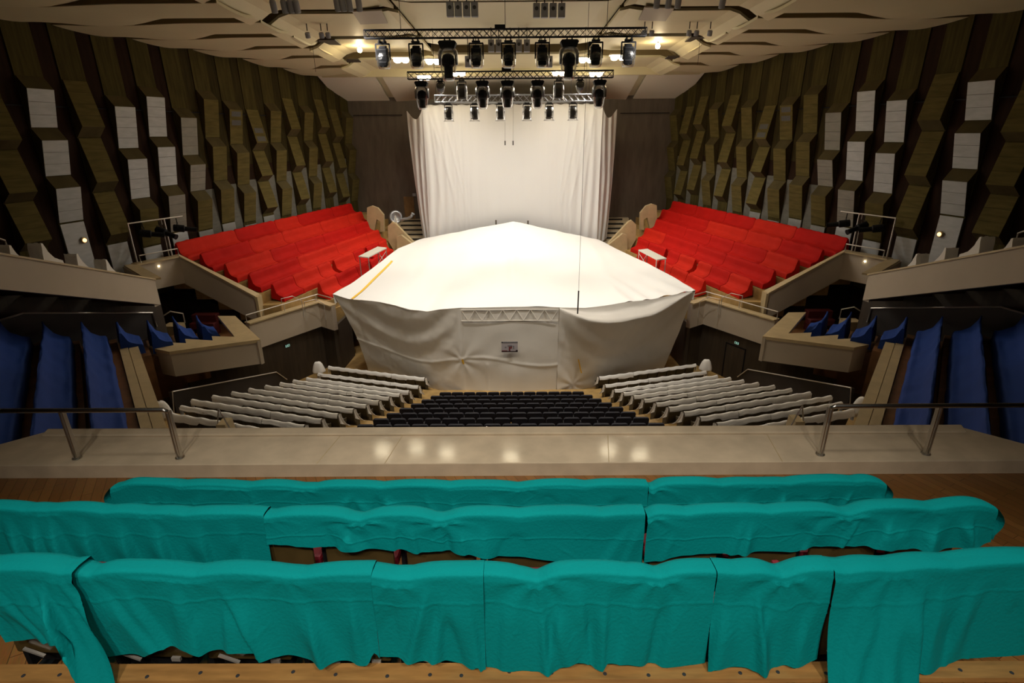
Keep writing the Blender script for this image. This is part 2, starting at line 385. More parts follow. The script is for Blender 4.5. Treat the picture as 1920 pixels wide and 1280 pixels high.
for sd, nm in SIDES:
    for k in range(len(SL)-1):
        y0, y1 = SL[k], SL[k+1]
        xw = lambda y: 17.6-(y-22)*.255-.05
        def zf(u, y, y0=y0, y1=y1):
            t = (y-y0)/(y1-y0); drop = max(0, (y-33)/8)*.35
            tp = sstep(.66, .34, u)+.75*sstep(.80, 1.0, u)
            return 17.90+tp*.36*(2*t-1)**2*(1 if t > .5 else .18)-.06*sstep(.4, .9, u)*4*t*(1-t)-drop
        # side plate as a grid whose outer edge follows the wall
        mb = MB(); n = 9; ys = lin(y0, y1, 13)
        def pt(u, y, d=0): 
            x = 9.3+(xw(y)-9.3)*u; return V((-x*sd, y, zf(u, y)+d))
        us = lin(0, 1, 19); n = 19
        mb.grid(lambda u, y: pt(u, y), us, ys); mb.grid(lambda u, y: pt(u, y, .1), us, ys)
        for u in (0, 1): mb.add([pt(u, y, d) for y in ys for d in (0, .1)], [(2*i, 2*i+1, 2*i+3, 2*i+2) for i in range(12)])
        for y in (y0, y1): mb.add([pt(u, y, d) for u in us for d in (0, .1)], [(2*i, 2*i+1, 2*i+3, 2*i+2) for i in range(n-1)])
        o = struct(mb, 'ceiling_plate', M['ceil'], smooth=True)
        r = MB(); 
        r.grid(lambda u, q: pt(u, y0, .02+q*(.30*sstep(.66, .34, u)+.22*sstep(.80, 1.0, u)))+V((0, -.03, 0)), lin(0, 1, 25), [0, 1])
        r.build('slot_face', M['slot'], o)
        # mid plate with a cove on its outer side
    mids = [(10, 16.5, 18.5), (17.1, 23.6, 18.5), (24.5, 29.0, 18.42), (30.0, 33.7, 18.34), (35.2, 39.6, 18.05)]
    for y0, y1, zz in mids:
        def zm(x, y, zz=zz, y0=y0, y1=y1):
            t = (y-y0)/(y1-y0)
            return zz-.10*t-.5*sstep(8.5, 9.7, abs(x))**1.3+.10*max(0, 1-abs(abs(x)-4.75)/.5)
        xs = (-4.3*sd, -9.75*sd)
        plate('ceiling_plate', min(xs), max(xs), y0, y1, zm, .1, .42, nx=15, ny=7)
for y0, y1, zz in [(10, 16.0, 18.6), (16.8, 22.6, 18.6), (23.4, 32.4, 18.55), (33.9, 39.2, 18.1)]:
    plate('ceiling_plate', -4.34, 4.34, y0, y1, lambda x, y, zz=zz, y0=y0, y1=y1: zz-.16*(y-y0)/(y1-y0)+.10*sstep(3.7, 4.34, abs(x)), .1, .42, nx=13, ny=5)
# sloping soffit down to the back wall
def soffit(x0, x1, name, zo=0.0, m='ceil_soffit', y0=39.6):
    def z(x, y): return 17.55-(y-39.6)*.30+zo+.55*max(0, 1-abs(x)/7.5)*((y-39.6)/4.3)
    return plate(name, x0, x1, y0, 43.86, z, .1, None, nx=9, ny=4, m=m)
soffit(-8.4, 8.4, 'ceiling_plate'); soffit(-12.6, -8.9, 'ceiling_plate', .06); soffit(8.9, 12.6, 'ceiling_plate', .06)
soffit(-9.0, -8.3, 'ceiling_plate', .28, 'ceil'); soffit(8.3, 9.0, 'ceiling_plate', .28, 'ceil')
mb = MB(); mb.box((0, 39.35, 17.75), (24.4, .25, .5)); struct(mb, 'ceiling_beam', M['ceil'])
# hatches and vents in the ceiling
def ceil_patch(name, px, z, m, label, cat):
    pts = [at_z(x, y, z) for x, y in px]
    mb = MB(); mb.loft([[p for p in pts], [p+V((0, 0, .05)) for p in pts]])
    return tag(mb.build(name, M[m]), label, cat)
for sd, nm in SIDES:
    f = lambda x: x if sd == 1 else 1924-x
    dy = 0 if sd == 1 else -6
    ceil_patch('ceiling_vent', [(f(660), 22+dy), (f(715), 20+dy), (f(727), 44+dy), (f(676), 46+dy)], 18.30, 'hatch_grey', 'large grey perforated panel in the ceiling, %s of the front truss' % nm, 'vent')
    ceil_patch('ceiling_hatch', [(f(597), 75+dy), (f(628), 75+dy), (f(640), 85+dy), (f(598), 83+dy)], 18.2, 'hatch_dark', 'dark brown open hatch in the ceiling, %s of the front truss' % nm, 'hatch')
    ceil_patch('ceiling_hatch', [(f(650), 112+dy), (f(672), 112+dy), (f(677), 117+dy), (f(650), 117+dy)], 17.88, 'hatch_dark', 'small dark hatch in the ceiling near the %s bare glowing lamp' % nm, 'hatch')

# ---- ceiling lamps over the stage
def downlight(px, py, z, label, big=True, e=1.0):
    p = at_z(px, py, z); o = empty('ceiling_downlight', p, label, 'ceiling light', 'lit downlights over the stage')
    h = MB()
    h.box((p.x, p.y, p.z+.05), (.98, .64, .06)); h.build('frame', M['pale_pipe'], o)
    d = MB()
    for dx in (-.21, .21): d.loft([[V((p.x+dx+.19*a, p.y+.24*b, p.z+.02)) for a, b in ((-1,-1),(1,-1),(1,1),(-1,1))], [V((p.x+dx+.17*a, p.y+.20*b, p.z-.14)) for a, b in ((-1,-1),(1,-1),(1,1),(-1,1))], [V((p.x+dx+.09*a, p.y+.11*b, p.z-.21)) for a, b in ((-1,-1),(1,-1),(1,1),(-1,1))]])
    d.build('diffuser', M['lamp'], o, bevel=.03)
    lamp('downlight', 'SPOT', (p.x, p.y, p.z-.30), STAGE_W*e, STAGE_COL, .25, 160, .8, (p.x*.75, min(p.y, 36)-3.5, 0))
    return o
for px, py, z, lb in [(752, 110, 17.86, 'bright twin-lens downlight left of centre, upper row over the stage'), (812, 113, 17.86, 'bright twin-lens downlight just left of the tall moving head, upper row'),
                      (955, 97, 18.33, 'bright downlight behind the middle fixture of the front truss'), (1100, 110, 17.86, 'bright twin-lens downlight right of centre, upper row over the stage'),
                      (1160, 105, 17.86, 'bright downlight behind the right end of the front truss'), (795, 143, 17.42, 'downlight behind the left end of the second truss'),
                      (860, 136, 17.56, 'downlight behind the second truss, second from its left end'), (1048, 135, 17.56, 'downlight behind the second truss, third from its left end'),
                      (1118, 137, 17.50, 'downlight behind the right end of the second truss')]:
    downlight(px, py, z, lb, e=(1.0 if py < 120 else .3))
for px, py, nm in [(680, 96, 'left'), (1228, 89, 'right')]:
    p = at_z(px, py, 18.12); p.y -= .6; p.z = 18.1
    o = empty('bare_lamp', p, 'bare glowing lamp in the ceiling slot at the %s end of the stage lamps' % nm, 'ceiling light', 'lit downlights over the stage')
    MB().lathe((p.x, p.y, p.z), [(.0, -.12), (.09, -.10), (.13, 0), (.09, .1), (.03, .14)], 12).build('bulb', M['lamp'], o, smooth=True)
    MB().tube([(p.x, p.y, p.z+.13), (p.x, p.y, p.z+.45)], .03, 8).build('socket', M['dark_grey'], o)
    lamp('bare_lamp_light', 'POINT', (p.x, p.y, p.z-.2), 90, (1, .78, .45), .12)
for px, py, tx in ((545, 12, -5.0), (645, 9, -1.5), (1262, 3, 1.5), (1355, 3, 5.0)):      # light of the grey cylinder spots in the ceiling slots
    p = at_z(px, py, 18.05)
    lamp('cylinder_spot_light', 'SPOT', (p.x, p.y+.1, p.z-.35), FRONT_W, STAGE_COL, .25, 80, .9, (tx, 28.5, 5.0))
# the downlights above the stalls, out of the picture, which the polished parapet mirrors
for k, (px, py) in enumerate(((718, 846), (781, 842), (838, 850), (958, 858), (1141, 846), (1199, 855))):
    m_ = V((CAM.x, CAM.y, 2*10.53-CAM.z)); q = at_z(px, py, 10.53)-m_; p = m_+q*((18.30-m_.z)/q.z)
    o = empty('ceiling_downlight', p, 'downlight above the stalls whose glow shows on the parapet, %s from the left' % ORD[k], 'ceiling light', 'downlights above the stalls')
    h = MB(); h.box((p.x, p.y, p.z+.03), (.70, .50, .06)); h.build('frame', M['pale_pipe'], o)
    MB().box((p.x, p.y, p.z-.03), (.50, .34, .08)).build('diffuser', M['soft_lamp'], o, bevel=.03)
    MB().tube([(p.x, p.y, p.z+.05), (p.x, p.y, 19.19)], .015, 6).build('stem', M['black'], o)
    lamp('downlight', 'SPOT', (p.x, p.y, p.z-.14), AUD_W, HALL_COL, .2, 110, 1.0, (p.x*.9, p.y+3.5, 4))
# unseen fill spots added to lighten the stalls and boxes, and lights over the balcony (above and behind the camera)
for x, y in [(-9.5, 13.5), (9.5, 13.5)]:
    lamp('fill_light', 'SPOT', (x, y, 17.7), FILL_W, HALL_COL, .3, 110, .9, (x*.8, y+4, 0))
for x, y in ((-3.2, 4.5), (0, 4.8), (3.2, 4.5), (-2.6, -2.6), (0, -2.9), (2.6, -2.6)):
    lamp('balcony_light', 'SPOT', (x, y, 18.2), BALC_W*(1.6 if y < 0 else .85), BALC_COL, .30, 66, 1.0, (x*.6, 3.2, 11))

# ---- balcony with the camera: stepped floor, front slab
ZF = {0: 11.26, 1: 10.96, 2: 10.70, 3: 10.36}
mb = MB()
mb.box((0, -1.9, 11.26-.65), (20, 8.1, 1.3)); 
fl = struct(mb, 'floor_balcony_rear', M['parquet'])
mb = MB(); mb.box((0, 2.145, 11.265), (20, .10, .05)); nose = mb.build('step_nosing', M['stepwood'], fl)
mb = MB()
for k in range(26):
    mb.lathe((-3+.24*k+rnd.uniform(-.05, .05), 2.13+rnd.uniform(-.015, .015), 11.2905), [(.011, 0), (.010, .002), (.0, .003)], 8)
mb.build('screw_heads', M['dark_grey'], fl)
mb = MB(); mb.box((0, 2.55, 10.96-.5), (20, .8, 1.0)); struct(mb, 'floor_balcony_row_one', M['parquet'])
mb = MB(); mb.box((0, 3.33, 10.70-.5), (20, .76, 1.0)); struct(mb, 'floor_balcony_row_two', M['parquet'])
mb = MB(); mb.prism([(-9.5, 3.7), (9.5, 3.7), (9.5, 3.9), (6.4, 5.32), (-6.4, 5.32), (-9.5, 3.9)], 9.6, 10.36); struct(mb, 'floor_balcony_aisle', M['parquet'])
mb = MB()
out = [(-9.2, 3.0), (-6.55, 5.31), (6.5, 5.31), (9.2, 3.0), (9.2, 3.55), (8.2, 3.45), (5.72, 6.06), (-5.76, 6.08), (-8.2, 3.45), (-9.2, 3.55)]
mb.prism([(-6.62, 5.31), (6.55, 5.31), (5.72, 6.07), (-5.76, 6.09)], 9.7, 10.53)
slab = struct(mb, 'balcony_parapet', M['balcony_stone'], bevel=.01)
mb = MB(); mb.prism([(-5.72, 5.93), (5.66, 5.90), (5.72, 6.07), (-5.76, 6.09)], 10.53, 10.565); mb.build('raised_lip', M['balcony_stone'], slab, bevel=.012)
mb = MB()
for x in (-2.05, -1.28, 1.25, 3.2): mb.box((x, 5.7, 10.5305), (.008, .78, .002), Matrix.Rotation(R(-8), 3, 'Z'))
mb.build('joints', M['coping'], slab)

# balcony handrails
for sd, nm in SIDES:
    xs = (3.73, 4.92, 6.3) if sd == 1 else (3.64, 4.85, 6.3)
    o = empty('balcony_handrail', (-xs[0]*sd, 5.45, 10.53), 'steel handrail on posts, on the %s end of the balcony parapet' % nm, 'handrail', 'handrails on the balcony parapet')
    r = MB(); r.tube([(-xs[0]*sd, 5.45, 11.13), (-xs[0]*sd-.05*sd, 5.45, 11.15), (-7.6*sd, 5.45, 11.15)], .026, 12); r.build('rail', M['steel'], o, smooth=True)
    for x in xs:
        p = MB(); p.box((-x*sd-.018, 5.45, 10.83), (.014, .05, .62)); p.box((-x*sd+.018, 5.45, 10.83), (.014, .05, .62)); p.tube([(-x*sd, 5.45, 10.53), (-x*sd, 5.45, 10.545)], .05, 14)
        p.build('post', M['steel'], o, bevel=.004)

# ---- red block (choir side seats): steps, parapets
def stair_block(name, rows, m, parent=None):
    mb = MB()
    for poly, z0, z1 in rows: mb.prism(poly, z0, z1)
    return struct(mb, name, m)
NR = 7
RZ = lambda k: 9.3-.53*k               # top of the covered seat backs
RO_ = lambda k: .60+.95*k              # distance of the seat backs from the wall
def near_y(v):          # camera end of the steps: the end parapet, then the slanting front parapet
    y = 25.72
    for _ in range(6):
        x = WA.x+WT.x*s_at_y(y, v)+WN.x*v
        y = max(25.72, 24.1+(x+12.25)*1.63+.32)
    return y
def s_at_y(y, v): return (y-WA.y-WN.y*v)/WT.y
for sd, nm in SIDES:
    rows = []
    for k in range(NR):
        v0, v1 = RO_(k)-.25, RO_(k)+.70
        ya, yb = near_y(v0), near_y(v1)
        q = [wl(s_at_y(ya, v0), v0, 0, sd), wl(s_at_y(43.8, v0), v0, 0, sd), wl(s_at_y(43.8, v1), v1, 0, sd), wl(s_at_y(yb, v1), v1, 0, sd)]
        rows.append(([(p.x, p.y) for p in q], RZ(k)-2.2, RZ(k)-.95))
    stair_block('floor_choir_steps_'+nm, rows, M['stalls_wood'])
    # end parapet that falls with the steps (P3-P4), its return along the wall (P2-P3)
    pts = [(-16.55, 23.75, 8.72), (-15.6, 25.55, 8.72), (-12.25, 25.55, 6.75)]
    mb = MB(); cp = MB()
    c = [mx(p, sd) for p in pts]
    def slab_wall(mb, a, b, w, drop0, drop1):
        d = V((b.x-a.x, b.y-a.y, 0)).normalized(); sdv = V((-d.y, d.x, 0))*w/2
        mb.loft([[a-sdv-V((0, 0, drop0)), a+sdv-V((0, 0, drop0)), a+sdv, a-sdv], [b-sdv-V((0, 0, drop1)), b+sdv-V((0, 0, drop1)), b+sdv, b-sdv]])
    slab_wall(mb, c[0], c[1], .3, 1.2, 1.25); slab_wall(mb, c[1], c[2], .3, 1.25, 1.35)
    o = struct(mb, 'parapet_choir_end_'+nm, M['cream'])
    cp.ribbon([p+V((0, 0, 0)) for p in c], .46, .07); cp.box(c[2]+V((-.03*-sd, 0, -.64)), (.12, .48, 1.36)); cp.build('coping', M['coping'], o)
    # front parapet of the red block
    pts = [(-12.25, 24.1, 5.85), (-10.1, 27.6, 5.85), (-9.15, 27.0, 5.80)]
    c = [mx(p, sd) for p in pts]; mb = MB(); slab_wall(mb, c[0], c[1], .25, 1.3, 1.3); slab_wall(mb, c[1], c[2], .25, 1.3, 1.3)
    o = struct(mb, 'parapet_choir_front_'+nm, M['cream'])
    cp = MB(); cp.ribbon(c, .42, .06); cp.build('coping', M['coping'], o)
    h = empty('handrail', c[0], 'pale handrail along the stepped parapet below the red seats, %s side' % nm, 'handrail', 'pale handrails in the hall')
    r = MB(); up = V((0, 0, .42)); r.tube([c[0]+V((0, 0, .06)), c[0]+up, c[1]+up, c[2]+up], .028, 6); r.build('rail', M['pale_metal'], h)
    r = MB()
    for t in (.5, .97): q = c[0].lerp(c[1], t); r.tube([q+V((0, 0, .05)), q+up], .022, 6)
    r.build('post', M['pale_metal'], h)
    # dark wall under the red block down to the stalls
    pts = [(-14.6, 22.6), (-12.2, 24.25), (-10.15, 27.75), (-9.2, 27.15), (-9.1, 29.5)]
    mb = MB(); ring = []
    for p in pts: ring.append(p)
    for a, b in zip(pts[:-1], pts[1:]):
        a, b = mx((*a, 0), sd), mx((*b, 0), sd); d = (b-a).normalized(); q = V((-d.y, d.x, 0))*.15*sd
        mb.prism([(a.x, a.y), (b.x, b.y), (b.x+q.x, b.y+q.y), (a.x+q.x, a.y+q.y)], 2.0, 4.65)
    struct(mb, 'wall_stalls_'+nm, M['low_wall'])
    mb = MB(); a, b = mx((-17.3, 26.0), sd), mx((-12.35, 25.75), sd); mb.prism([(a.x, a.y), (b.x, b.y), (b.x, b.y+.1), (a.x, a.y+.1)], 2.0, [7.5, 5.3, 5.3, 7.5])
    struct(mb, 'wall_recess_shade_'+nm, M['partition'])  # near-black sheet standing in for the deep shade of the open recess
    # railing on the return coping
    h = empty('handrail', mx((-16.3, 24.1, 8.8), sd), 'low pale rail on the raised parapet corner, %s side of the hall' % nm, 'handrail', 'pale handrails in the hall')
    r = MB(); a, b = mx((-16.34, 23.9, 8.79), sd), mx((-15.55, 25.45, 8.79), sd)
    r.tube([a, a+V((0, 0, .32)), b+V((0, 0, .32)), b], .028, 6); r.build('rail', M['pale_metal'], h)
    # small white marker light on the recessed face
    p = at_wall(298, 499, (-16.55+.18, 23.75), (-15.6+.18, 25.55)); p.x *= sd
    tag(MB().lathe(p, [(.0, -.04), (.04, 0), (.0, .04)], 8).build('marker_lamp', M['lamp']), 'tiny white lamp on the recessed cream face, %s side of the hall' % nm, 'lamp')

# ---- upper side terraces with white covers
for sd, nm in SIDES:
    za = lambda y: 8.82+(20.7-y)*.372
    A0, A1 = V((-13.8, 20.75)), V((-13.8, 8.0))
    mb = MB()
    def wallpt(y, z, dx=0): return V(((-13.8+dx)*sd, y, z))
    mb.loft([[wallpt(20.75, za(20.75)-1.0), wallpt(20.75, za(20.75)), wallpt(20.75, za(20.75), -.22), wallpt(20.75, za(20.75)-1.0, -.22)],
             [wallpt(8, za(8)-1.0), wallpt(8, za(8)), wallpt(8, za(8), -.22), wallpt(8, za(8)-1.0, -.22)]])
    # end face toward the stage
    e0, e1 = mx((-13.8, 20.75, 0), sd), mx((-16.75, 23.75, 0), sd); zt = za(20.75)
    mb.prism([(e0.x, e0.y), (e1.x, e1.y), (e1.x-.2*sd, e1.y-.2), (e0.x-.05*sd, e0.y-.3)], zt-1.0, [zt, zt-.1, zt-.1, zt])
    o = struct(mb, 'parapet_terrace_'+nm, M['cream'])
    cp = MB()
    cp.loft([[wallpt(20.8, za(20.8), .03), wallpt(20.8, za(20.8)+.06, .03), wallpt(20.8, za(20.8)+.06, -.42), wallpt(20.8, za(20.8), -.42)],
             [wallpt(8, za(8), .03), wallpt(8, za(8)+.06, .03), wallpt(8, za(8)+.06, -.42), wallpt(8, za(8), -.42)]])
    cp.ribbon([V((e0.x, e0.y, zt-.01)), V((e1.x, e1.y, zt-.1))], .45, .065)
    cp.build('coping', M['coping'], o)
    rows = []
    for k in range(11):
        y1 = 20.6-1.1*k; y0 = y1-1.1; xw0 = -(17.6-(y0-22)*.255); 
        poly = [mx((-13.9, y0), sd), mx((-13.9, y1), sd), mx((xw0-.2, y1), sd), mx((xw0-.2, y0), sd)]
        rows.append(([(p.x, p.y) for p in poly], za(y1)-.56, za(y1)-.44))
    poly = [mx(p, sd) for p in ((-13.9, 20.6), (-16.7, 23.7), (-17.3, 23.7), (-18.1, 20.6))]
    rows.append(([(p.x, p.y) for p in poly], zt-1.0, zt-.75))
    stair_block('floor_terrace_'+nm, rows, M['box_floor'])
    for k, (y, z) in enumerate([(19.05, 9.98), (17.85, 10.42), (16.62, 11.0), (15.55, 11.15), (14.3, 11.7)]):
        mb = MB()
        def cv(u, v):
            x = -14.22-.42*u
            prof = [(-.10, -1.0), (-.05, -.3), (0, 0), (.06, -.02), (.16, -.28), (.34, -.52), (.62, -.66), (.66, -1.05)]
            i = min(int(v), 6); t = v-i; dy = prof[i][0]+(prof[i+1][0]-prof[i][0])*t; dz = prof[i][1]+(prof[i+1][1]-prof[i][1])*t
            return V((x*sd, y+dy+.03*fbm(u*5, v, k), z+dz+.03*fbm(u*4, v*1.3, 9+k)))
        vs_ = lin(0, 6.999, 22)
        mb.grid(cv, lin(0, 1, 8), vs_)
        for u in (0, 1): mb.add([cv(u, v) for v in vs_], [tuple(range(22))])
        tag(mb.build('dust_sheet', M['white_cloth'], smooth=True), 'white dust sheet over seats on the %s upper terrace, %s from the stage' % (nm, ORD[k]), 'dust sheet', 'white sheets on the upper terraces')
    h = empty('handrail', mx((-14.7, 17.2, 10.0), sd), 'thin stair rail among the white covers on the %s upper terrace' % nm, 'handrail', 'pale handrails in the hall')
    r = MB(); r.tube([mx(p, sd) for p in ((-15.5, 16.85, 10.4), (-15.5, 16.85, 11.05), (-15.5, 15.9, 11.55), (-15.5, 14.0, 11.6), (-15.5, 14, 10.8))], .028, 6); r.build('rail', M['pale_metal'], h)
    # dark wall below the terrace, behind the blue seats
    mb = MB(); a, b = mx((-17.8, 8.0), sd), mx((-14.9, 22.4), sd); c_ = mx((-16.6, 24.2), sd)
    mb.prism([(a.x, a.y), (b.x, b.y), (b.x-.2*sd, b.y), (a.x-.2*sd, a.y)], 4.0, [11.0, 8.2, 8.2, 11.0])
    struct(mb, 'wall_terrace_'+nm, M['low_wall'])
    pl = ((-17.3, 8.0), (-14.55, 22.0))
    pp = [at_wall(x, y, *pl) for x, y in ((-40, 613), (42, 588), (285, 587), (293, 613))]
    lo = [V((p.x, p.y, 5.2)) for p in pp]
    mb = MB()
    for i in range(3):
        q = [pp[i], pp[i+1], lo[i+1], lo[i]]; off = V((-.12, 0, 0))
        mb.loft([[mx(p, sd) for p in q], [mx(p+off, sd) for p in q]])
    o = struct(mb, 'partition_terrace_'+nm, M['partition'])
    r = MB(); r.tube([mx(p+V((.03, 0, .02)), sd) for p in pp], .03, 6); r.build('top_rail', M['pale_metal'], o)
    # low partition with rail beside the stalls
    pl = ((-12.1, 15.0), (-10.9, 23.0))
    pp = [at_wall(x, y, *pl) for x, y in ((326, 790), (322, 735), (517, 698), (537, 712))]
    lo = [V((p.x, p.y, 2.0)) for p in pp]
    mb = MB()
    for i in (1, 2):
        q = [pp[i], pp[i+1], lo[i+1], lo[i]]; off = V((-.12, 0, 0))
        mb.loft([[mx(p, sd) for p in q], [mx(p+off, sd) for p in q]])
    o = struct(mb, 'partition_stalls_'+nm, M['partition'])
    r = MB(); r.tube([mx(p+V((.03, 0, .02)), sd) for p in pp], .025, 6); r.build('top_rail', M['pale_metal'], o)

# ---- blue boxes
BN = V((math.sin(R(52.5)), math.cos(R(52.5)))); BU = V((-BN.y, BN.x))
def bq(q, p, z, sd): v = BN*q+BU*p; return V((v.x*sd, v.y, z))
BQ = [-3.7, -2.74, -1.79, -.85, .12, 1.07, 2.02, 2.95]       # seat backs, rows -2..5
BZ = [9.0, 8.65, 8.3, 7.95, 7.6, 7.25, 6.9, 6.55]
BF = [21.6, 22.1, 22.57, 23.1, 23.6, 24.5, 25.7, 26.5]       # far ends
BE = [10.8, 11.0, 11.2, 11.4, 22.45, 23.2, 24.2, 25.05]        # near ends
for sd, nm in SIDES:
    rows = []
    for k in range(8):
        q0, q1 = BQ[k]-.2, BQ[k]+.76
        if k == 3: q1 = BQ[k]+.85
        z1 = BZ[k]-.95
        poly = [bq(q0, BE[k]-.05, 0, sd), bq(q0, BF[k]+.9, 0, sd), bq(q1, BF[k]+.9, 0, sd), bq(q1, BE[k]-.05, 0, sd)]
        rows.append(([(p.x, p.y) for p in poly], 4.6, z1))
    poly = [bq(3.7, 24.6, 0, sd), bq(3.7, 27.5, 0, sd), bq(4.6, 27.5, 0, sd), bq(4.6, 26.2, 0, sd)]
    rows.append(([(p.x, p.y) for p in poly], 4.6, 5.35))
    stair_block('floor_box_'+nm, rows, M['box_floor'])
    # deck with saw-tooth inner edge and cream face
    zt = 6.6
    teeth = [(250, 646), (292, 649), (290, 641), (349, 643), (347, 635), (399, 638), (397, 630), (440, 631), (408, 592), (441, 592), (488, 636), (317, 659)]
    poly = [mx(at_z(x, y, zt), sd) for x, y in teeth]
    mb = MB(); mb.prism([(p.x, p.y) for p in poly], zt-.12, zt)
    o = struct(mb, 'parapet_box_'+nm, M['coping'])
    face = [mx(at_z(x, y, zt), sd) for x, y in ((244, 646), (317, 659), (488, 636), (441, 592))]
    mb = MB()
    for a, b in zip(face[:-1], face[1:]):
        d = (b-a).normalized(); nn = V((-d.y, d.x, 0))*sd*.12
        ins = nn*.3
        mb.prism([(p.x, p.y) for p in (a+ins, b+ins, b+nn, a+nn)], zt-1.02, zt-.05)
    mb.build('face', M['cream'], o)
    # beam that runs toward the camera along the long rows
    mb = MB(); a0 = [bq(q, p, 0, sd) for q, p in ((.10, 11.4), (.46, 11.4), (.46, 23.2), (.10, 23.2))]
    mb.prism([(p.x, p.y) for p in a0], 5.6, 7.0); o = struct(mb, 'parapet_box_long_'+nm, M['cream'])
    mb = MB(); a0 = [bq(q, p, 0, sd) for q, p in ((.02, 11.4), (.26, 11.4), (.26, 23.25), (.02, 23.25))]; mb.prism([(p.x, p.y) for p in a0], 7.0, 7.07)
    a0 = [bq(q, p, 0, sd) for q, p in ((.28, 11.4), (.56, 11.4), (.56, 23.25), (.28, 23.25))]; mb.prism([(p.x, p.y) for p in a0], 7.0, 7.05)
    mb.build('coping', M['coping'], o)
    # blue dust sheets
    names = ['long rearmost row', 'second long row from the rear', 'third long row from the rear', 'long row next to the beige beam', 'short row next to the beige beam', 'third short row from the stage', 'second short row from the stage', 'short row nearest the stage']
    for k in range(8):
        mb = MB(); L = BF[k]-BE[k]; nu = max(8, int(L/.18))
        prof = [(-.10, -.85), (-.04, -.3), (0, 0), (.06, 0.0), (.20, -.34), (.42, -.50), (.60, -.54), (.63, -.85)]
        cuts = [rnd.uniform(1.5, L-1) for _ in range(int(L/3.2))]
        def cv(p, v):
            i = min(int(v), 6); t = v-i; dq = prof[i][0]+(prof[i+1][0]-prof[i][0])*t; dz = prof[i][1]+(prof[i+1][1]-prof[i][1])*t
            sag = .035*abs(math.sin(p*math.pi/.56))
            cr = sum(math.exp(-((p-c-.35*(v-3))/.05)**2) for c in cuts)*(-.05)
            if 1.5 < v < 6.3: dz += .03-sag*max(0, 1-abs(v-2.4))+.03*fbm(p*1.6, v*.9, k)+cr
            e = BF[k]-p
            if e < .25 and v < 3: dz += .12*(1-e/.25)          # the sheet rises to a peak at its far end
            return bq(BQ[k]+dq+.03*fbm(p*1.3, v, 5+k), p, BZ[k]+dz, sd)
        vs_ = lin(0, 6.999, 26); us_ = lin(BE[k], BF[k], nu)
        mb.grid(cv, us_, vs_)
        for p in (BE[k], BF[k]): mb.add([cv(p, v) for v in vs_], [tuple(range(26))])
        tag(mb.build('dust_sheet', M['blue'], smooth=True), 'blue dust sheet in the %s side box, %s' % (nm, names[k]), 'dust sheet', 'blue sheets in the side boxes')
    # newel with rail and the dark red covered seat by the box entrance
    c = mx((-14.2, 21.9, 5.4), sd)
    z0 = mx(at_y(325, 608, 23.6), sd)
    o = empty('stair_newel', z0, 'cream stair newel with a bent handrail at the %s box entrance' % nm, 'newel')
    mb = MB(); mb.prism([(z0.x-.35, z0.y-.3), (z0.x+.35, z0.y-.3), (z0.x+.35, z0.y+.3), (z0.x-.35, z0.y+.3)], 4.8, z0.z); mb.build('post', M['coping'], o)
    mb = MB(); mb.tube([z0+V((-.33*sd, -.2, 0)), z0+V((-.33*sd, -.2, .42)), z0+V((0, 0, .62)), z0+V((.42*sd, .2, .45)), z0+V((.42*sd, .2, 0))], .03, 6); mb.build('rail', M['pale_metal'], o)
    z0 = mx(at_y(386, 594, 24.6), sd)
    mb = MB(); mb.box(z0+V((0, 0, -.02)), (1.15, .4, .36)); mb.box(z0+V((0, -.25, -.32)), (1.15, .5, .3))
    for q in (-.5, .5): mb.box(z0+V((q, -.1, -.72)), (.06, .4, .66))
    tag(mb.build('covered_bench', M['carpet_red'], bevel=.03), 'dark red covered bench in the shade behind the %s blue box' % nm, 'bench')
    mb = MB(); p = [mx(q, sd) for q in ((-15.2, 22.6), (-12.4, 24.2), (-12.2, 26), (-15.6, 26))]; mb.prism([(q.x, q.y) for q in p], 4.6, 5.25); struct(mb, 'floor_box_entrance_'+nm, M['box_floor'])

# ---- stalls floors
SN = V((math.sin(R(16.3)), math.cos(R(16.3)))); SU = V((-SN.y, SN.x))
def sq(q, u, z, sd): v = SN*q+SU*u; return V((v.x*sd, v.y, z))
DY = [22.2-.948*k for k in range(10)]; DZ = [3.2+.3*k for k in range(10)]
DH = [3.24+.245*k for k in range(10)]
WQ = [22.25, 20.76]+[19.6-.93*k for k in range(10)]
WZ = [2.9+.3*k for k in range(12)]
WU1 = [16.25, 15.78, 15.55, 15.52, 15.43, 15.37, 15.31, 15.22, 15.15, 15.07, 14.5, 13.9]
WU0 = [10.92, 10.52, 10.40, 10.34, 10.30, 10.22, 10.18, 10.11, 10.08, 10.03, 9.93, 9.89]
rows = []
for k in range(10):
    y0, y1 = DY[k]-.12, (DY[k-1]-.12 if k else 24.2); h = DH[k]+1.15
    rows.append(([(-h, y0), (h, y0), (h, y1), (-h, y1)], 1.9, DZ[k]-.85))
stair_block('floor_stalls_middle', rows, M['stalls_wood'])
for sd, nm in SIDES:
    rows = []
    for k in range(12):
        q0, q1 = WQ[k]-.12, (WQ[k-1]-.12 if k else 23.6)
        poly = [sq(q0, WU0[k]-.35, 0, sd), sq(q0, WU1[k]+1.6, 0, sd), sq(q1, WU1[k]+1.6, 0, sd), sq(q1, WU0[k]-.35, 0, sd)]
        rows.append(([(p.x, p.y) for p in poly], 1.9, WZ[k]-.85-.02))
    stair_block('floor_stalls_'+nm, rows, M['stalls_wood'])

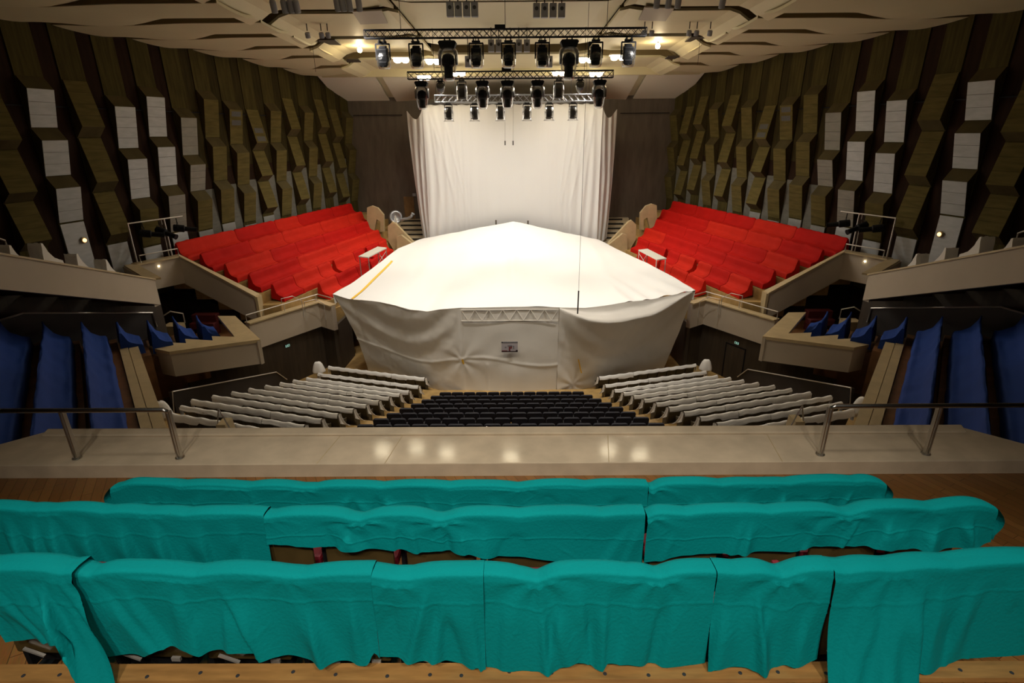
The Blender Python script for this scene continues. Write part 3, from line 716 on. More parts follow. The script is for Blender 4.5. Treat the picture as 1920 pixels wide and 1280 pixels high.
#@@OBJECTS@@
# ================================================================== STALLS SEATS
def seat_mesh(navy):
    mb = MB(); w_, h = (.263 if navy else .25), .52
    # upholstered back, slightly reclined, rounded top (rear face looks toward -Y)
    def ring(y0, k):
        pts = []
        for x, z in ((-w_, 0), (-w_, h-.06), (-w_+.015, h-.02), (-w_+.05, h), (w_-.05, h), (w_-.015, h-.02), (w_, h-.06), (w_, 0)):
            pts.append(V((x*k, y0-.10*(z/h), .33+z)))
        return pts
    mb.loft([ring(.115, .93), ring(.10, 1), ring(.03, 1), ring(.015, .95)])
    mb.box((0, .27, .40), (.46, .36, .11)); mb.box((0, .10, .19), (.40, .08, .36))
    for x in (-.236, .236): mb.box((x, .24, .47), (.022, .40, .06)); mb.box((x, .22, .23), (.022, .22, .46))
    return mb
def rowcopy(base, first, loc, rz):
    if not first: first.append(base); o = base
    else: o = base.copy(); COL.objects.link(o)
    o.location = loc; o.rotation_euler = (0, 0, rz); return o
navy = seat_mesh(1).build('theatre_chair', M['navy']); olive = seat_mesh(0).build('theatre_chair', M['olive_seat'])
fn, fo = [], []
for k in range(9):
    n = 12+int(round(.72*k)); W = 2*DH[k]; p = W/n
    for j in range(n):
        o = rowcopy(navy, fn, (-DH[k]+p*(j+.5), DY[k], DZ[k]-.85+.0), 0)
        tag(o, 'uncovered navy stalls seat, %s from the left aisle in the %s row from the stage' % (ORD[j], ORD[k]), 'theatre seat', 'navy seats in the middle of the stalls')
for sd, nm in SIDES:
    for k in range(12):
        L = WU1[k]-WU0[k]; n = int(round(L/.56)); p = L/n
        for j in range(n):
            v = sq(WQ[k], WU0[k]+p*(j+.5), WZ[k]-.87, sd)
            o = rowcopy(olive, fo, v, -R(16.3)*sd)
            tag(o, 'dark stalls seat under a white sheet, %s side block, %s row, %s from the aisle' % (nm, ORD[k], ORD[j]), 'theatre seat', 'white covered seats at the sides of the stalls')
        # white sheets: two per row, hanging unevenly behind the backs, wrapped round the aisle end
        cut = WU0[k]+L*(.36+.28*fbm(k*1.7, sd*3.1)); 
        for part, (ua, ub) in enumerate(((WU0[k]-.02, cut-.004), (cut+.004, WU1[k]+.02))):
            hem = .085+.05*fbm(k*2.3+part, sd*7.7)
            hem2 = hem+.07*(1 if (k+part) % 3 == 0 else -.2)
            mb = MB(); off = .012+.006*part
            def cv(u, v):
                wv = .030*abs(math.sin(math.pi*(u-WU0[k])/p)); t = (u-ua)/(ub-ua)
                hh = hem if t < .55 else hem2
                hh = max(.06, hh)
                prof = [(-.02-off, -hh), (-.018-off, -hh*.5), (-.012-off, -.03), (.02, .05+off), (.08, .045+off), (.155+off, .0), (.20+off, -.13)]
                i = min(int(v), 5); q = v-i
                dq = prof[i][0]+(prof[i+1][0]-prof[i][0])*q; dz = prof[i][1]+(prof[i+1][1]-prof[i][1])*q
                return sq(WQ[k]+dq-.10+.012*fbm(u*4, v*2, k) - .012, u, WZ[k]-.02+dz+.014-wv+.008*fbm(u*6, k, sd), sd)
            mb.grid(cv, lin(ua, ub, max(6, int((ub-ua)/.09))), [0, .5, 1, 1.5, 2, 2.5, 3, 3.5, 4, 4.5, 5, 5.999])
            if part == 0:      # end drape over the arm at the aisle
                def ev(a, b):
                    d = .75*b
                    return sq(WQ[k]-.13+.16*a+.42*a*b*b+.02*fbm(a*5, b*5, k), WU0[k]-.06-.04*b-.02*math.sin(a*9), WZ[k]+.0-.02*a-d*(.42+.5*a)+.03, sd)
                mb.grid(ev, lin(0, 1, 9), lin(0, 1, 8))
            else:
                mb.grid(lambda a, b: sq(WQ[k]-.14+.12*a, WU1[k]+.03, WZ[k]+.02-.02*a-b*(.32+.1*fbm(k, 3, sd)), sd), lin(0, 1, 4), lin(0, 1, 4))
            tag(mb.build('dust_sheet', M['white_cloth'], smooth=True),
                'white dust sheet over the %s row from the stage, %s half, %s stalls' % (ORD[k], ('aisle', 'wall')[part], nm), 'dust sheet', 'white sheets on the stalls side blocks')
    # hooded white thing by the first rows and cream newel with rails near the balcony
    p = mx(at_y(597, 690, 25.3), sd)
    mb = MB()
    def hv(a, b):
        an = 2*math.pi*a; r = [.03, .15, .22, .28, .33, .16, .12]; i = min(int(b), 5); q = b-i
        rr = r[i]+(r[i+1]-r[i])*q; zz = [.36, .32, .20, .02, -.20, -.24, -.80]; z = zz[i]+(zz[i+1]-zz[i])*q
        rr *= 1+.10*math.sin(an*5)*(b/6)
        return p+V((rr*math.cos(an), rr*.8*math.sin(an), z))
    mb.grid(hv, lin(0, 1, 25), lin(0, 5.999, 20))
    o = empty('covered_stand', (p.x, p.y, p.z-1.5), 'white hooded object on a stand at the wall end of the %s stalls rows' % nm, 'covered stand')
    mb.build('hood', M['white_cloth'], o, smooth=True)
    mb = MB(); mb.tube([p+V((0, 0, .2)), V((p.x, p.y, 2.1))], .03, 8); mb.lathe((p.x, p.y, 2.06), [(.28, 0), (.28, .03), (.05, .06)], 14); mb.build('pole', M['black'], o)
    p = mx(at_z(414, 768, 7.15), sd); zb = 4.2
    o = empty('stair_newel', (p.x, p.y, zb), 'beige wedge-shaped newel with dark rails beside the nearest %s stalls rows' % nm, 'newel')
    mb = MB(); mb.loft([[V((p.x-.42*sd, p.y-.25, zb)), V((p.x+.40*sd, p.y-.25, zb)), V((p.x+.40*sd, p.y+.25, zb)), V((p.x-.42*sd, p.y+.25, zb))],
                        [V((p.x-.10*sd, p.y-.2, p.z-.35)), V((p.x+.14*sd, p.y-.2, p.z-.35)), V((p.x+.14*sd, p.y+.2, p.z-.35)), V((p.x-.10*sd, p.y+.2, p.z-.35))]])
    mb.build('post', M['coping'], o)
    mb = MB()
    a = V((p.x, p.y-.1, p.z+.08))
    mb.tube([V((p.x-.40*sd, p.y-.27, zb+1.0)), a, V((p.x+.36*sd, p.y-.27, p.z-.62)), V((p.x+1.0*sd, p.y-.27, p.z-.64)), V((p.x+1.0*sd, p.y-.27, p.z-.80)), V((p.x+.42*sd, p.y-.27, p.z-.80))], .022, 6)
    mb.build('rail', M['steel'], o)
    p2 = mx(at_z(303, 770, 5.6), sd)
    o = empty('covered_stand', (p2.x, p2.y, 3.0), 'pale hooded object behind the %s end post of the balcony handrail' % nm, 'covered stand')
    mb = MB(); p = p2; mb.grid(hv, lin(0, 1, 21), lin(0, 5.999, 14)); mb.build('hood', M['white_cloth'], o, smooth=True)
    mb = MB(); mb.tube([p+V((0, 0, .2)), V((p.x, p.y, 2.08))], .03, 8); mb.build('pole', M['black'], o)

# small steel ring on the nearest visible row of navy seats
p = at_z(912, 806, 5.60)
tag(MB().tube([p+V((.05*math.cos(a), 0, .05+.07*math.sin(a))) for a in lin(0, 2*math.pi, 12)], .01, 6).build('metal_hook', M['steel']), 'small steel hook on the nearest navy seat row', 'hook')

# ================================================================== RED SHEETS
def red_piece(k, s0, s1, sd, label, ragged=0):
    mb = MB(); prof = [(-.12, -.75), (-.06, -.2), (0, 0), (.09, -.015), (.21, -.46), (.34, -.58), (.60, -.65), (.63, -.92)]
    ph = rnd.uniform(0, 9)
    def cv(s_, v):
        i = min(int(v), 6); t = v-i
        dv = prof[i][0]+(prof[i+1][0]-prof[i][0])*t; dz = prof[i][1]+(prof[i+1][1]-prof[i][1])*t
        e = min(s_-s0, s1-s_); rd = -.05*max(0, 1-e/.12); n0 = min(1, e/.25)
        n = .035*fbm(s_*1.5+ph, v*.9, k)+.015*fbm(s_*6+ph, v*1.1, k)
        n *= n0*(.3 if v < 1.5 else 1)
        dip = -.02*abs(math.sin(math.pi*s_/.56))
        return wl(s_, RO_(k)+dv+n*.6, RZ(k)+dz+n+rd+(dip if 1.5 < v < 4 else 0)-ragged*n0*fbm(s_*3, k, ph)*(1 if v > 6 else 0), sd)
    vs_ = lin(0, 6.999, 22); us_ = lin(s0, s1, max(6, int((s1-s0)/.12)))
    mb.grid(cv, us_, vs_)
    for e in (s0, s1): mb.add([cv(e, v) for v in vs_], [tuple(range(22))])
    return tag(mb.build('dust_sheet', M['red_light' if rnd.random() < .4 else 'red'], smooth=True), label, 'dust sheet', 'red sheets on the choir seats')
FARY = [41.7, 41.2, 40.0, 39.5, 38.4, 36.6, 31.0]
for sd, nm in SIDES:
    for k in range(NR):
        v = RO_(k); a = s_at_y(max(26.0+.12*k, near_y(v+.66)+.15), v); b = s_at_y(FARY[k], v)
        segs = []; s_ = a; j = 0
        while s_ < b-.9:
            L = rnd.choice((2.24, 2.8, 3.36, 3.92)) if k < 4 else rnd.choice((1.68, 1.68, 2.24))
            e = min(b, s_+L)
            if b-e < .9: e = b
            gap = .025 if k < 4 else .045
            if k in (4, 5) and j in (2, 4) : gap = .40
            segs.append((s_, e-gap)); s_ = e; j += 1
        for j, (p0, p1) in enumerate(segs):
            red_piece(k, p0, p1, sd, 'red dust sheet, %s choir seats, %s row from the wall, %s piece from the camera' % (nm, ORD[k], ORD[j]), .04 if k > 3 else 0)
    # pale table on legs beside the tent
    f = (lambda x, y: (x, y)) if sd == 1 else (lambda x, y: (1922-x, y+4))
    q = [at_z(*f(x, y), 7.5) for x, y in ((672, 480), (690, 482), (725, 464), (708, 462))]
    c = sum(q, V())/4; o = empty('work_table', (c.x, c.y, 4.64), 'tall narrow table with a pale top on thin metal legs, %s of the white tent' % nm, 'table')
    mb = MB(); mb.loft([[p-V((0, 0, .06)) for p in q], q]); mb.build('tabletop', M['tabletop'], o)
    for p in q:
        i = p.lerp(c, .06); mb = MB(); mb.tube([V((i.x, i.y, 4.64)), V((i.x, i.y, 7.44))], .028, 8); mb.build('leg', M['pale_metal'], o)
    mb = MB()
    for a, b, z0, z1 in ((0, 1, 6.3, 6.3), (1, 2, 6.4, 7.3), (0, 3, 6.3, 6.3), (2, 3, 6.3, 7.2)):
        pa, pb = q[a].lerp(c, .06), q[b].lerp(c, .06); mb.tube([V((pa.x, pa.y, z0)), V((pb.x, pb.y, z1))], .018, 6)
    mb.build('brace', M['pale_metal'], o)
    # two little stair rails at the low end of the red rows
    for j, (px, py) in enumerate(((527, 560), (570, 566))):
        p = mx(at_z(px, py, 6.5-.3*j), sd)
        t = tag(MB().tube([p+V((0, 0, -1.0)), p, p+V((.45*sd, .3, .05)), p+V((.8*sd, .5, -.25)), p+V((.8*sd, .5, -1.1))], .02, 6).build('stair_rail', M['pale_metal']),
            'small bent metal stair rail at the low end of the %s red rows, %s' % (nm, ('higher one', 'lower one')[j]), 'handrail', 'small stair rails')
    # cream stair walls at the stage end of the red block, and slotted tiers beside the curtain
    def panel(name, px, y, depth):
        P = [mx(at_y(x, z, y), sd) for x, z in px]
        mb = MB(); mb.loft([P, [p+V((0, depth, 0)) for p in P]]); return struct(mb, name, M['coping'])
    panel('wall_stair_head_'+nm, [(688, 440), (688, 389), (697, 386), (708, 390), (719, 403), (720, 434), (713, 434), (713, 415), (706, 411), (700, 440)], 40.2, .35)
    panel('wall_stair_flank_'+nm, [(727, 424), (735, 416), (741, 419), (777, 456), (790, 475), (745, 480), (728, 452)], 39.3, .4)
    o = panel('wall_stair_flank_low_'+nm, [(744, 444), (752, 441), (790, 470), (790, 490), (744, 480)], 38.8, .4)
    mb = MB()
    for t in range(6):
        z = 6.45+.27*t; y = 40.9+.5*t
        mb.box((-7.6*sd, y+.25, z-.3), (3.0, .5, .6))
    tiers = struct(mb, 'floor_choir_tiers_'+nm, M['tier'])
    mb = MB()
    for t in range(1, 6):
        z = 6.45+.27*t; y = 40.9+.5*t
        mb.box((-7.5*sd, y-.004, z-.09), (2.2, .01, .13))
    mb.build('slots', M['plenum'], tiers)
    # lighting stand on the raised corner
    nb, fb = mx((-16.50, 23.90, 8.80), sd), mx((-15.80, 25.35, 8.80), sd)
    o = empty('spotlight_rig', nb, 'pale pipe frame standing on the %s parapet corner, with black spotlights hung from it' % nm, 'lighting frame')
    mb = MB(); mb.tube([nb, nb+V((0, 0, 1.72))], .032, 8); mb.build('pole', M['pale_metal'], o)
    mb = MB(); mb.tube([fb, fb+V((0, 0, 1.72))], .032, 8); mb.tube([fb+V((-.08*sd, -.1, 0)), fb+V((-.08*sd, -.1, 1.7))], .02, 6); mb.build('pole', M['pale_metal'], o)
    d = (fb-nb).normalized(); mb = MB(); mb.tube([nb+V((0, 0, 1.70)), fb+V((0, 0, 1.70))+d*.9], .032, 8); mb.build('crossbar', M['pale_metal'], o)
    for j, t in enumerate((.34, .80, 1.32)):
        c = nb.lerp(fb, t)+V((0, 0, 1.70)); ax = V((.62*sd, .30, -.12)) if j != 1 else V((.80*sd, -.10, -.30)); ax.normalize()
        c = c+V((.07*sd, -.03, -.040)); s_ = empty('profile_spotlight', c+V((0, 0, -.5)), 'black profile spotlight on the %s pipe frame, %s' % (nm, ('nearest the camera', 'middle one', 'nearest the stage')[j]), 'spotlight', 'spotlights on the side frames')
        mb = MB(); rot = ax.to_track_quat('Z', 'Y').to_matrix(); cc = c+V((0, 0, -.46))
        mb.lathe(cc-ax*.20, [(.13, 0), (.165, .04), (.165, .44), (.11, .48), (.11, .92), (.13, .96)], 12, rot=rot); mb.build('barrel', M['black'], s_, smooth=False)
        mb = MB(); sd_ = ax.cross(V((0, 0, 1))).normalized()*.19
        mb.tube([cc+sd_, cc+sd_+V((0, 0, .25)), cc-sd_+V((0, 0, .25)), cc-sd_], .014, 6); mb.tube([cc+V((0, 0, .25)), c+V((0, 0, .0))], .02, 6); mb.build('yoke', M['black'], s_)
    # round wall lamp
    p = at_wall(152.5, 450, (WA.x, WA.y), (WB.x, WB.y))
    t = (V((p.x, p.y))-WA).dot(WT); c = wl(t, .10, p.z, sd)
    o = empty('wall_lamp', c, 'small round glowing wall lamp low on the %s panelled wall' % nm, 'wall lamp')
    rot = V((WN.x*sd, WN.y, 0)).to_track_quat('Z', 'Y').to_matrix()
    MB().lathe(c, [(.13, 0), (.13, .04), (.10, .07)], 16, rot=rot).build('ring', M['coping'], o)
    MB().lathe(c, [(.085, .06), (.07, .10), (.0, .12)], 16, rot=rot).build('bulb', M['small_lamp'], o, smooth=True)

# door with exit sign in the dark stalls wall
A_, B_ = V((12.2, 24.25)), V((10.15, 27.75)); d = (B_-A_).normalized(); nrm = V((-d.y, d.x)); nrm = -nrm if nrm.x > 0 else nrm
def onw(t, v, z): p = A_+d*t+nrm*v; return V((p.x, p.y, z))
mb = MB()
for t0, t1, z0, z1 in ((1.2, 1.25, 2.0, 3.95), (2.35, 2.4, 2.0, 3.95), (1.2, 2.4, 3.9, 3.95)):
    mb.loft([[onw(t0, .0, z0), onw(t1, .0, z0), onw(t1, .04, z0), onw(t0, .04, z0)], [onw(t0, .0, z1), onw(t1, .0, z1), onw(t1, .04, z1), onw(t0, .04, z1)]])
fr = struct(mb, 'door_2', M['black'])
mb = MB(); mb.loft([[onw(1.26, .004, 2.0), onw(2.34, .004, 2.0), onw(2.34, .025, 2.0), onw(1.26, .025, 2.0)], [onw(1.26, .004, 3.89), onw(2.34, .004, 3.89), onw(2.34, .025, 3.89), onw(1.26, .025, 3.89)]]); mb.build('leaf', M['low_wall'], fr)
for sd, nm in SIDES:
    p = onw(1.75, .03, 4.12); p.x *= -sd if sd == 1 else 1
    q = onw(1.75, .03, 4.12); p = V((q.x if sd == -1 else -q.x, q.y, q.z))
    dd = V((d.x if sd == -1 else -d.x, d.y, 0)); ang = math.atan2(dd.y, dd.x)
    o = empty('exit_sign', p, 'small pale green lit exit sign on the dark %s stalls wall' % nm, 'sign')
    rt_ = Matrix.Rotation(ang, 3, 'Z')
    MB().box(p, (.27, .05, .15), rt_).build('casing', M['dark_grey'], o)
    sgn = V((nrm.x if sd == -1 else -nrm.x, nrm.y, 0))
    MB().box(p+sgn*.03, (.24, .012, .12), rt_).build('lit_panel', M['exit_glow'], o)
    # little running figure mark: door bar and figure strokes
    mb = MB(); mb.box(p+sgn*.038+dd*.06, (.04, .006, .09), rt_); mb.box(p+sgn*.038-dd*.05, (.03, .006, .09), rt_); mb.box(p+sgn*.038-dd*.05+V((0, 0, .055)), (.028, .006, .024), rt_)
    mb.build('symbol', M['low_wall'], o)
# exit sign by the back door, blower with hose
p = V((-7.55, 43.75, 9.65)); o = empty('exit_sign', p, 'tiny pale sign above the brown door on the back wall', 'sign')
MB().box(p, (.26, .06, .22)).build('casing', M['speaker'], o)
p = at_y(742, 407, 41.2)
o = empty('ventilation_blower', V((p.x, p.y, p.z-.9)), 'round grey blower with a silver hose standing left of the curtain', 'blower')
mb = MB(); rot = V((.35, -1, .15)).to_track_quat('Z', 'Y').to_matrix()
ring = []
mb.lathe(p, [(.30, -.16), (.44, -.14), (.50, 0), (.44, .12), (.34, .13), (.30, .02)], 24, rot=rot); mb.build('drum', M['foil'], o, smooth=True)
mb = MB(); a = p+V((.35, -.1, -.25)); mb.tube([a, a+V((.25, .0, .12)), a+V((.55, .0, .15)), a+V((.80, -.02, .28)), a+V((.95, -.05, .48))], .11, 14); mb.build('hose', M['foil'], o, smooth=True)
mb = MB(); mb.tube([a+V((.95, -.05, .48)), a+V((.98, -.06, .53))], .13, 14); mb.build('outlet', M['white_plate'], o)
mb = MB(); mb.tube([p+V((0, -.2, .15)), p+V((.25, -.35, -1.35))], .05, 8); mb.build('support', M['pale_pipe'], o)

# ================================================================== CURTAIN
o = empty('stage_curtain', (0, 40, 6.2), 'huge white curtain hanging from a metal pipe at the rear of the stage', 'curtain')
def cur(x, v):
    top = 15.84+.03*math.sin(x*9); bot = 6.2
    z = bot+(top-bot)*v; ax = abs(x)
    side = sstep(3.4, 5.6, ax); dn = top-z
    pl = .045*math.sin(x*10+1.5*math.sin(z*.4))*side*(1-.4*v)+.02*fbm(x*1.6, z*.3)+.02*fbm(x*5, z*.12)*sstep(1, 4, ax)
    dg = 0
    for x0_, sl_, a_, w_ in ((5.55, .10, .06, .10), (5.2, .20, .05, .09), (4.7, .24, .04, .07), (5.7, .32, .035, .08), (4.1, .16, .03, .06)):
        q = (ax-(x0_-sl_*dn*(.9 if x < 0 else .75)))/w_
        dg += a_*math.exp(-q*q)*sstep(0, 1.5, dn)*max(0, 1-dn/9.5)
    sm = .006*(1 if abs((z-6.2) % 2.35-1.2) < .03 else 0)
    return V((x, 40+pl-dg-sm-.25*(1-v)**3*side, z))
mb = MB(); mb.grid(cur, lin(-5.95, 6.15, 240), lin(0, 1, 70)); mb.build('main_sheet', M['curtain'], o, smooth=True)
for s_, x0, x1 in ((-1, -5.93, -7.25), (1, 6.13, 7.35)):
    def wing(u, v):
        top = 15.84-.95*math.sin(math.pi*min(1, u*1.05))**.8*(1-u*.55)-.32*u; bot = 6.3+.4*u
        z = bot+(top-bot)*v
        nar = 1-.55*(1-v)**1.4 if s_ < 0 else 1-.25*(1-v)**2
        x = x0+(x1-x0)*u*nar
        pl = .13*math.sin(u*15+1.4*math.sin(z*.5))*(.3+.7*math.sin(math.pi*u))+.06*fbm(u*7, z*.5, s_)
        return V((x, 40.02+1.25*u*nar+pl*.7, z))
    mb = MB(); mb.grid(wing, lin(0, 1, 60), lin(0, 1, 50)); mb.build('side_sheet', M['curtain'], o, smooth=True)
mb = MB(); mb.tube([(-5.98, 40.02, 15.93), (6.2, 40.02, 15.93)], .055, 10); mb.build('pipe', M['alu'], o, smooth=True)
mb = MB()
def scr(x, v): return V((x, 39.9+.05*math.sin(x*13), 15.80+.26*v+.05*fbm(x*7, v*2)))
mb.grid(scr, lin(-5.95, 6.15, 200), lin(0, 1, 6)); mb.build('film_wrap', M['film'], o, smooth=True)
mb = MB()
for x in (-5.0, -1.8, 1.9, 5.2): mb.tube([(x, 40.02, 15.95), (x, 40.02, 17.45)], .012, 5)
mb.build('hanger', M['black'], o)
for px, py, nm in ((947, 268, 'left'), (962, 268, 'right')):
    p = at_y(px, py, 38.6); c = at_y(px+1, 205, 38.6)
    t = empty('hanging_microphone', p, 'small black microphone hanging on thin cables before the curtain, %s one of the pair' % nm, 'microphone', 'hanging microphone pair')
    MB().tube([p+V((0, 0, -.14)), p+V((0, 0, .14))], .035, 8).build('capsule', M['black'], t)
    MB().tube([p+V((0, 0, .14)), (c.x, c.y, 17.97)], .008, 5).build('cable', M['dark_grey'], t)

# ================================================================== TENT
LE = [tuple(at_y(*q)) for q in ((624, 551, 25.8), (665, 527, 27.6), (717, 489, 31), (746, 466, 34.2), (775, 454, 36.9), (792, 447, 38.9))]
RE = [tuple(at_y(*q)) for q in ((1304, 544, 25.8), (1265, 521, 27.6), (1213, 493, 31), (1180, 478, 33.6), (1147, 462, 36.6), (1122, 449, 38.9))]
def poly_at(P, t):
    f = t*(len(P)-1); i = min(int(f), len(P)-2); q = f-i; return V(P[i]).lerp(V(P[i+1]), q)
def fe(s_, px, py, y): return (s_, tuple(at_y(px, py, y)))
FE = [(-1.0, LE[0]), fe(-.93, 655, 561, 25.75), fe(-.78, 712, 566, 24.95), fe(-.68, 740, 572, 24.5), fe(-.57, 768, 580, 24.25), fe(-.46, 800, 584, 24.12), fe(-.36, 828, 580, 24.03), fe(-.255, 862, 577, 23.98), fe(0, 962, 575, 23.96),
      fe(.24, 1049, 576, 23.98), fe(.38, 1097, 577, 24.15), fe(.5, 1139, 572, 24.45), fe(.64, 1185, 565, 24.85), fe(.77, 1222, 561, 25.25), (1.0, RE[0])]
BE_ = [(-1.0, (-7.7, 27.0, 2.06)), (-.62, (-5.4, 25.85, 2.06)), (-.46, (-3.95, 25.0, 2.06)), (-.255, (-2.35, 24.2, 2.06)), (0, (0, 24.0, 2.06)), (.24, (2.17, 24.2, 2.06)), (.44, (4.1, 25.05, 2.06)), (.66, (5.6, 26.0, 2.06)), (1.0, (8.1, 27.0, 2.06))]
def interp(T, s):
    for (a, p), (b, q) in zip(T[:-1], T[1:]):
        if s <= b+1e-9: t = (s-a)/(b-a); return V(p).lerp(V(q), max(0, t))
    return V(T[-1][1])
APEX = tuple(at_y(962, 415, 39.3))
tent = empty('dust_tent', (0, 30, 2.0), 'large white sheet tent with a low ridge covering the whole stage', 'tent')
def roof(s, t):
    L, Rr = poly_at(LE, t), poly_at(RE, t); Mid = V((0, 24, FE[8][1][2])).lerp(V(APEX), t)
    L0, R0_ = V(LE[0]), V(RE[0]); M0 = V((0, 24, FE[8][1][2]))
    e = L if s < 0 else Rr; a = abs(s)
    p = Mid.lerp(e, a); base0 = M0.lerp(L0 if s < 0 else R0_, a)
    p += (interp(FE, s)-base0)*(1-t)**1.5
    sag = .22*math.sin(math.pi*a)*math.sin(math.pi*min(1, t*1.05))
    p.z += -sag+.05*fbm(s*4, t*5)+.02*fbm(s*11, t*3, 4)
    p.z += .10*math.exp(-(a/.03)**2)*math.sin(math.pi*t)              # seam over the ridge
    p.z += .10*math.exp(-((a-.55-.3*t)/.05)**2)*t*(1-t)*2
    if s > .6: p.z += .06*math.sin((s-.6)*60+t*14)*max(0, .35-t)*2
    return p
mb = MB(); mb.grid(roof, lin(-1, 1, 121), lin(0, 1, 60)); mb.build('roof_sheet', M['tent'], tent, smooth=True)
def fold(a, b, seed):
    c = 4*a*(1-a)
    f = .045*math.sin(2*math.pi*(b*3.4-1.25*c))*math.exp(-3.0*abs(b-.30*c-.12))*c**.6
    return f+.04*fbm(a*3+seed, b*3)+.018*fbm(a*9+seed, b*7)+.008*fbm(a*24+seed, b*16)
def gather(x, b, x0, b0, k=1.0):
    an = math.atan2(b-b0, (x-x0)*.25); r = math.hypot((x-x0)*.25, b-b0)
    return .022*k*math.sin(an*7)*math.exp(-r*3)*sstep(0, .05, r)
def front(s, b):
    e, g = interp(FE, s), interp(BE_, s); p = e.lerp(g, b)
    if s < -.255: a = (s+1)/(1-.255); f = fold(a, b, 1)
    else: a = (s+.255)/.495; f = .03*fbm(a*3, b*4, 3)+.02*math.sin(a*9+3*b)*b
    f += gather(p.x, b, -2.35, .58)
    f += .035*math.exp(-((b-.60-.05*math.sin(p.x))/.012)**2)
    f += .05*math.exp(-((p.x+2.35)/.06)**2)*(1 if b < .6 else .3)+.035*math.exp(-((p.x+1.15)/.03)**2)*(1 if b > .62 else 0)
    tx = (1 if s < -.35 else 0)
    nrm_ = V((-.45*tx, -1, 0)).normalized()
    q = p+nrm_*f; q.x += .02*fbm(p.x*5, b*4); 
    if s < -.9: q.x += .35*math.sin(math.pi*b)*(-s-.9)*10*.6
    return q
mb = MB(); mb.grid(front, lin(-1, .24, 190), lin(0, 1, 70)); mb.build('front_sheet', M['tent_wall'], tent, smooth=True)
def right(a, v):          # v 0..1 gutter and rolled rim, 1..2 hanging wall
    s = .24+.76*a; e, g = interp(FE, s), interp(BE_, s); dip = .80*math.sin(math.pi*min(1, a*1.02))**.9*(1-.25*a)
    out = V((.40, -1, 0)).normalized()
    if v <= 1:
        g_ = min(1, dip*1.6); P = [e, e+V((0, 0, -dip*.30))+out*.02, e+V((0, 0, -dip*.46))+out*(.05*g_), e+V((0, 0, -dip*.66))+out*(.24*g_), e+V((0, 0, -dip))+out*(.50*g_)]
        p = poly_at(P, v); f = .03*fbm(a*6, v*3, 8)
        return p+out*f+V((0, 0, f))
    b = v-1; r = e+V((0, 0, -dip))+out*(.50*min(1, dip*1.6)); p = r.lerp(g, b); p += out*(-.18*math.sin(math.pi*b)*min(1, dip*1.6))
    f = fold(a, b*.9+.05, 5)*1.2+gather(p.x, b, 3.0, .9, 1.4)
    return p+out*f
mb = MB(); mb.grid(right, lin(0, 1, 110), [i/8 for i in range(9)]+[1+i/50 for i in range(1, 51)]); mb.build('side_sheet', M['tent_wall'], tent, smooth=True)
for P, sg in ((LE, -1), (RE, 1)):     # short skirts along the long sides
    mb = MB(); mb.grid(lambda t, v: poly_at(P, t)+V((.05*-sg*v, 0, -v*(.5 if t < .08 else .12)+.03*fbm(t*9, v*3))), lin(0, 1, 60), lin(0, 1, 6)); mb.build('skirt', M['tent_wall'], tent, smooth=True)
# lattice beam that shows through the film at the front
mb = MB()
for z in (6.50, 5.98): mb.tube([(-2.3, 23.945, z), (2.15, 23.945, z)], .014, 6)
n = 14
for j in range(n):
    x0, x1 = -2.3+4.45*j/n, -2.3+4.45*(j+1)/n; mb.tube([(x0, 23.945, 5.98 if j % 2 else 6.50), (x1, 23.945, 6.50 if j % 2 else 5.98)], .012, 6)
mb.build('lattice_beam', M['tent_wall'], tent)
mb = MB()
def strap(u, v):
    a = at_z(672, 560, 6.0)
    s = -.985+.09*u+.012*v; t = .03+.40*u; q = roof(s, t); return q+V((0, 0, .03))
mb.grid(lambda u, v: roof(-.91+.0*u-.012*v-.03*u, .0+.42*u)+V((0, 0, .035)), lin(0, 1, 30), [0, 1]); mb.build('yellow_strap', M['yellow'], tent)
mb = MB(); mb.grid(lambda u, v: front(-.255+.008*v, .56+.06*u)+V((.05*u-.02, -.06, 0)), lin(0, 1, 5), lin(0, 1, 3)); mb.build('yellow_tie', M['yellow'], tent); mb = MB(); mb.grid(lambda u, v: right(.14+.03*u+.008*v, 1.55+.20*u)+V((0, -.12, 0)), lin(0, 1, 8), lin(0, 1, 3))
mb.build('yellow_tie', M['yellow'], tent)
for px, py in ((930, 414), (990, 415)):
    p = at_y(px, py, 39.35); mb = MB(); mb.tube([p+V((0, 0, -.25)), p+V((0, 0, .06))], .05, 8); mb.build('clip', M['olive_seat'], tent)
# notice on the tent front
x0, x1, z0, z1 = -.47, .29, 4.46, 4.98; Y = 23.86
o = empty('notice', ((x0+x1)/2, Y, z0), 'small landscape notice with a picture fixed to the front of the white tent', 'notice')
MB().box(((x0+x1)/2, Y, (z0+z1)/2), (x1-x0, .012, z1-z0)).build('board', M['paper'], o)
mb = MB(); W = x1-x0; H = z1-z0
def pr(u0, v0, u1, v1, m): mb.m = m; mb.box((x0+W*(u0+u1)/2, Y-.009, z0+H*(v0+v1)/2), (W*(u1-u0), .006, H*(v1-v0)))
pr(0, 0, 1, .10, 0); pr(0, .88, 1, 1, 2); pr(0, .9, .08, 1, 0); pr(.02, .10, .36, .16, 1); pr(.45, .12, .54, .52, 1); pr(.56, .34, .64, .56, 1); pr(.38, .55, .66, .66, 2); pr(.22, .38, .30, .52, 2); pr(.70, .3, .78, .62, 2); pr(.88, 0, 1, .2, 0)
mb.build('picture', [M['ink'], M['ink_red'], M['ink_grey']], o)
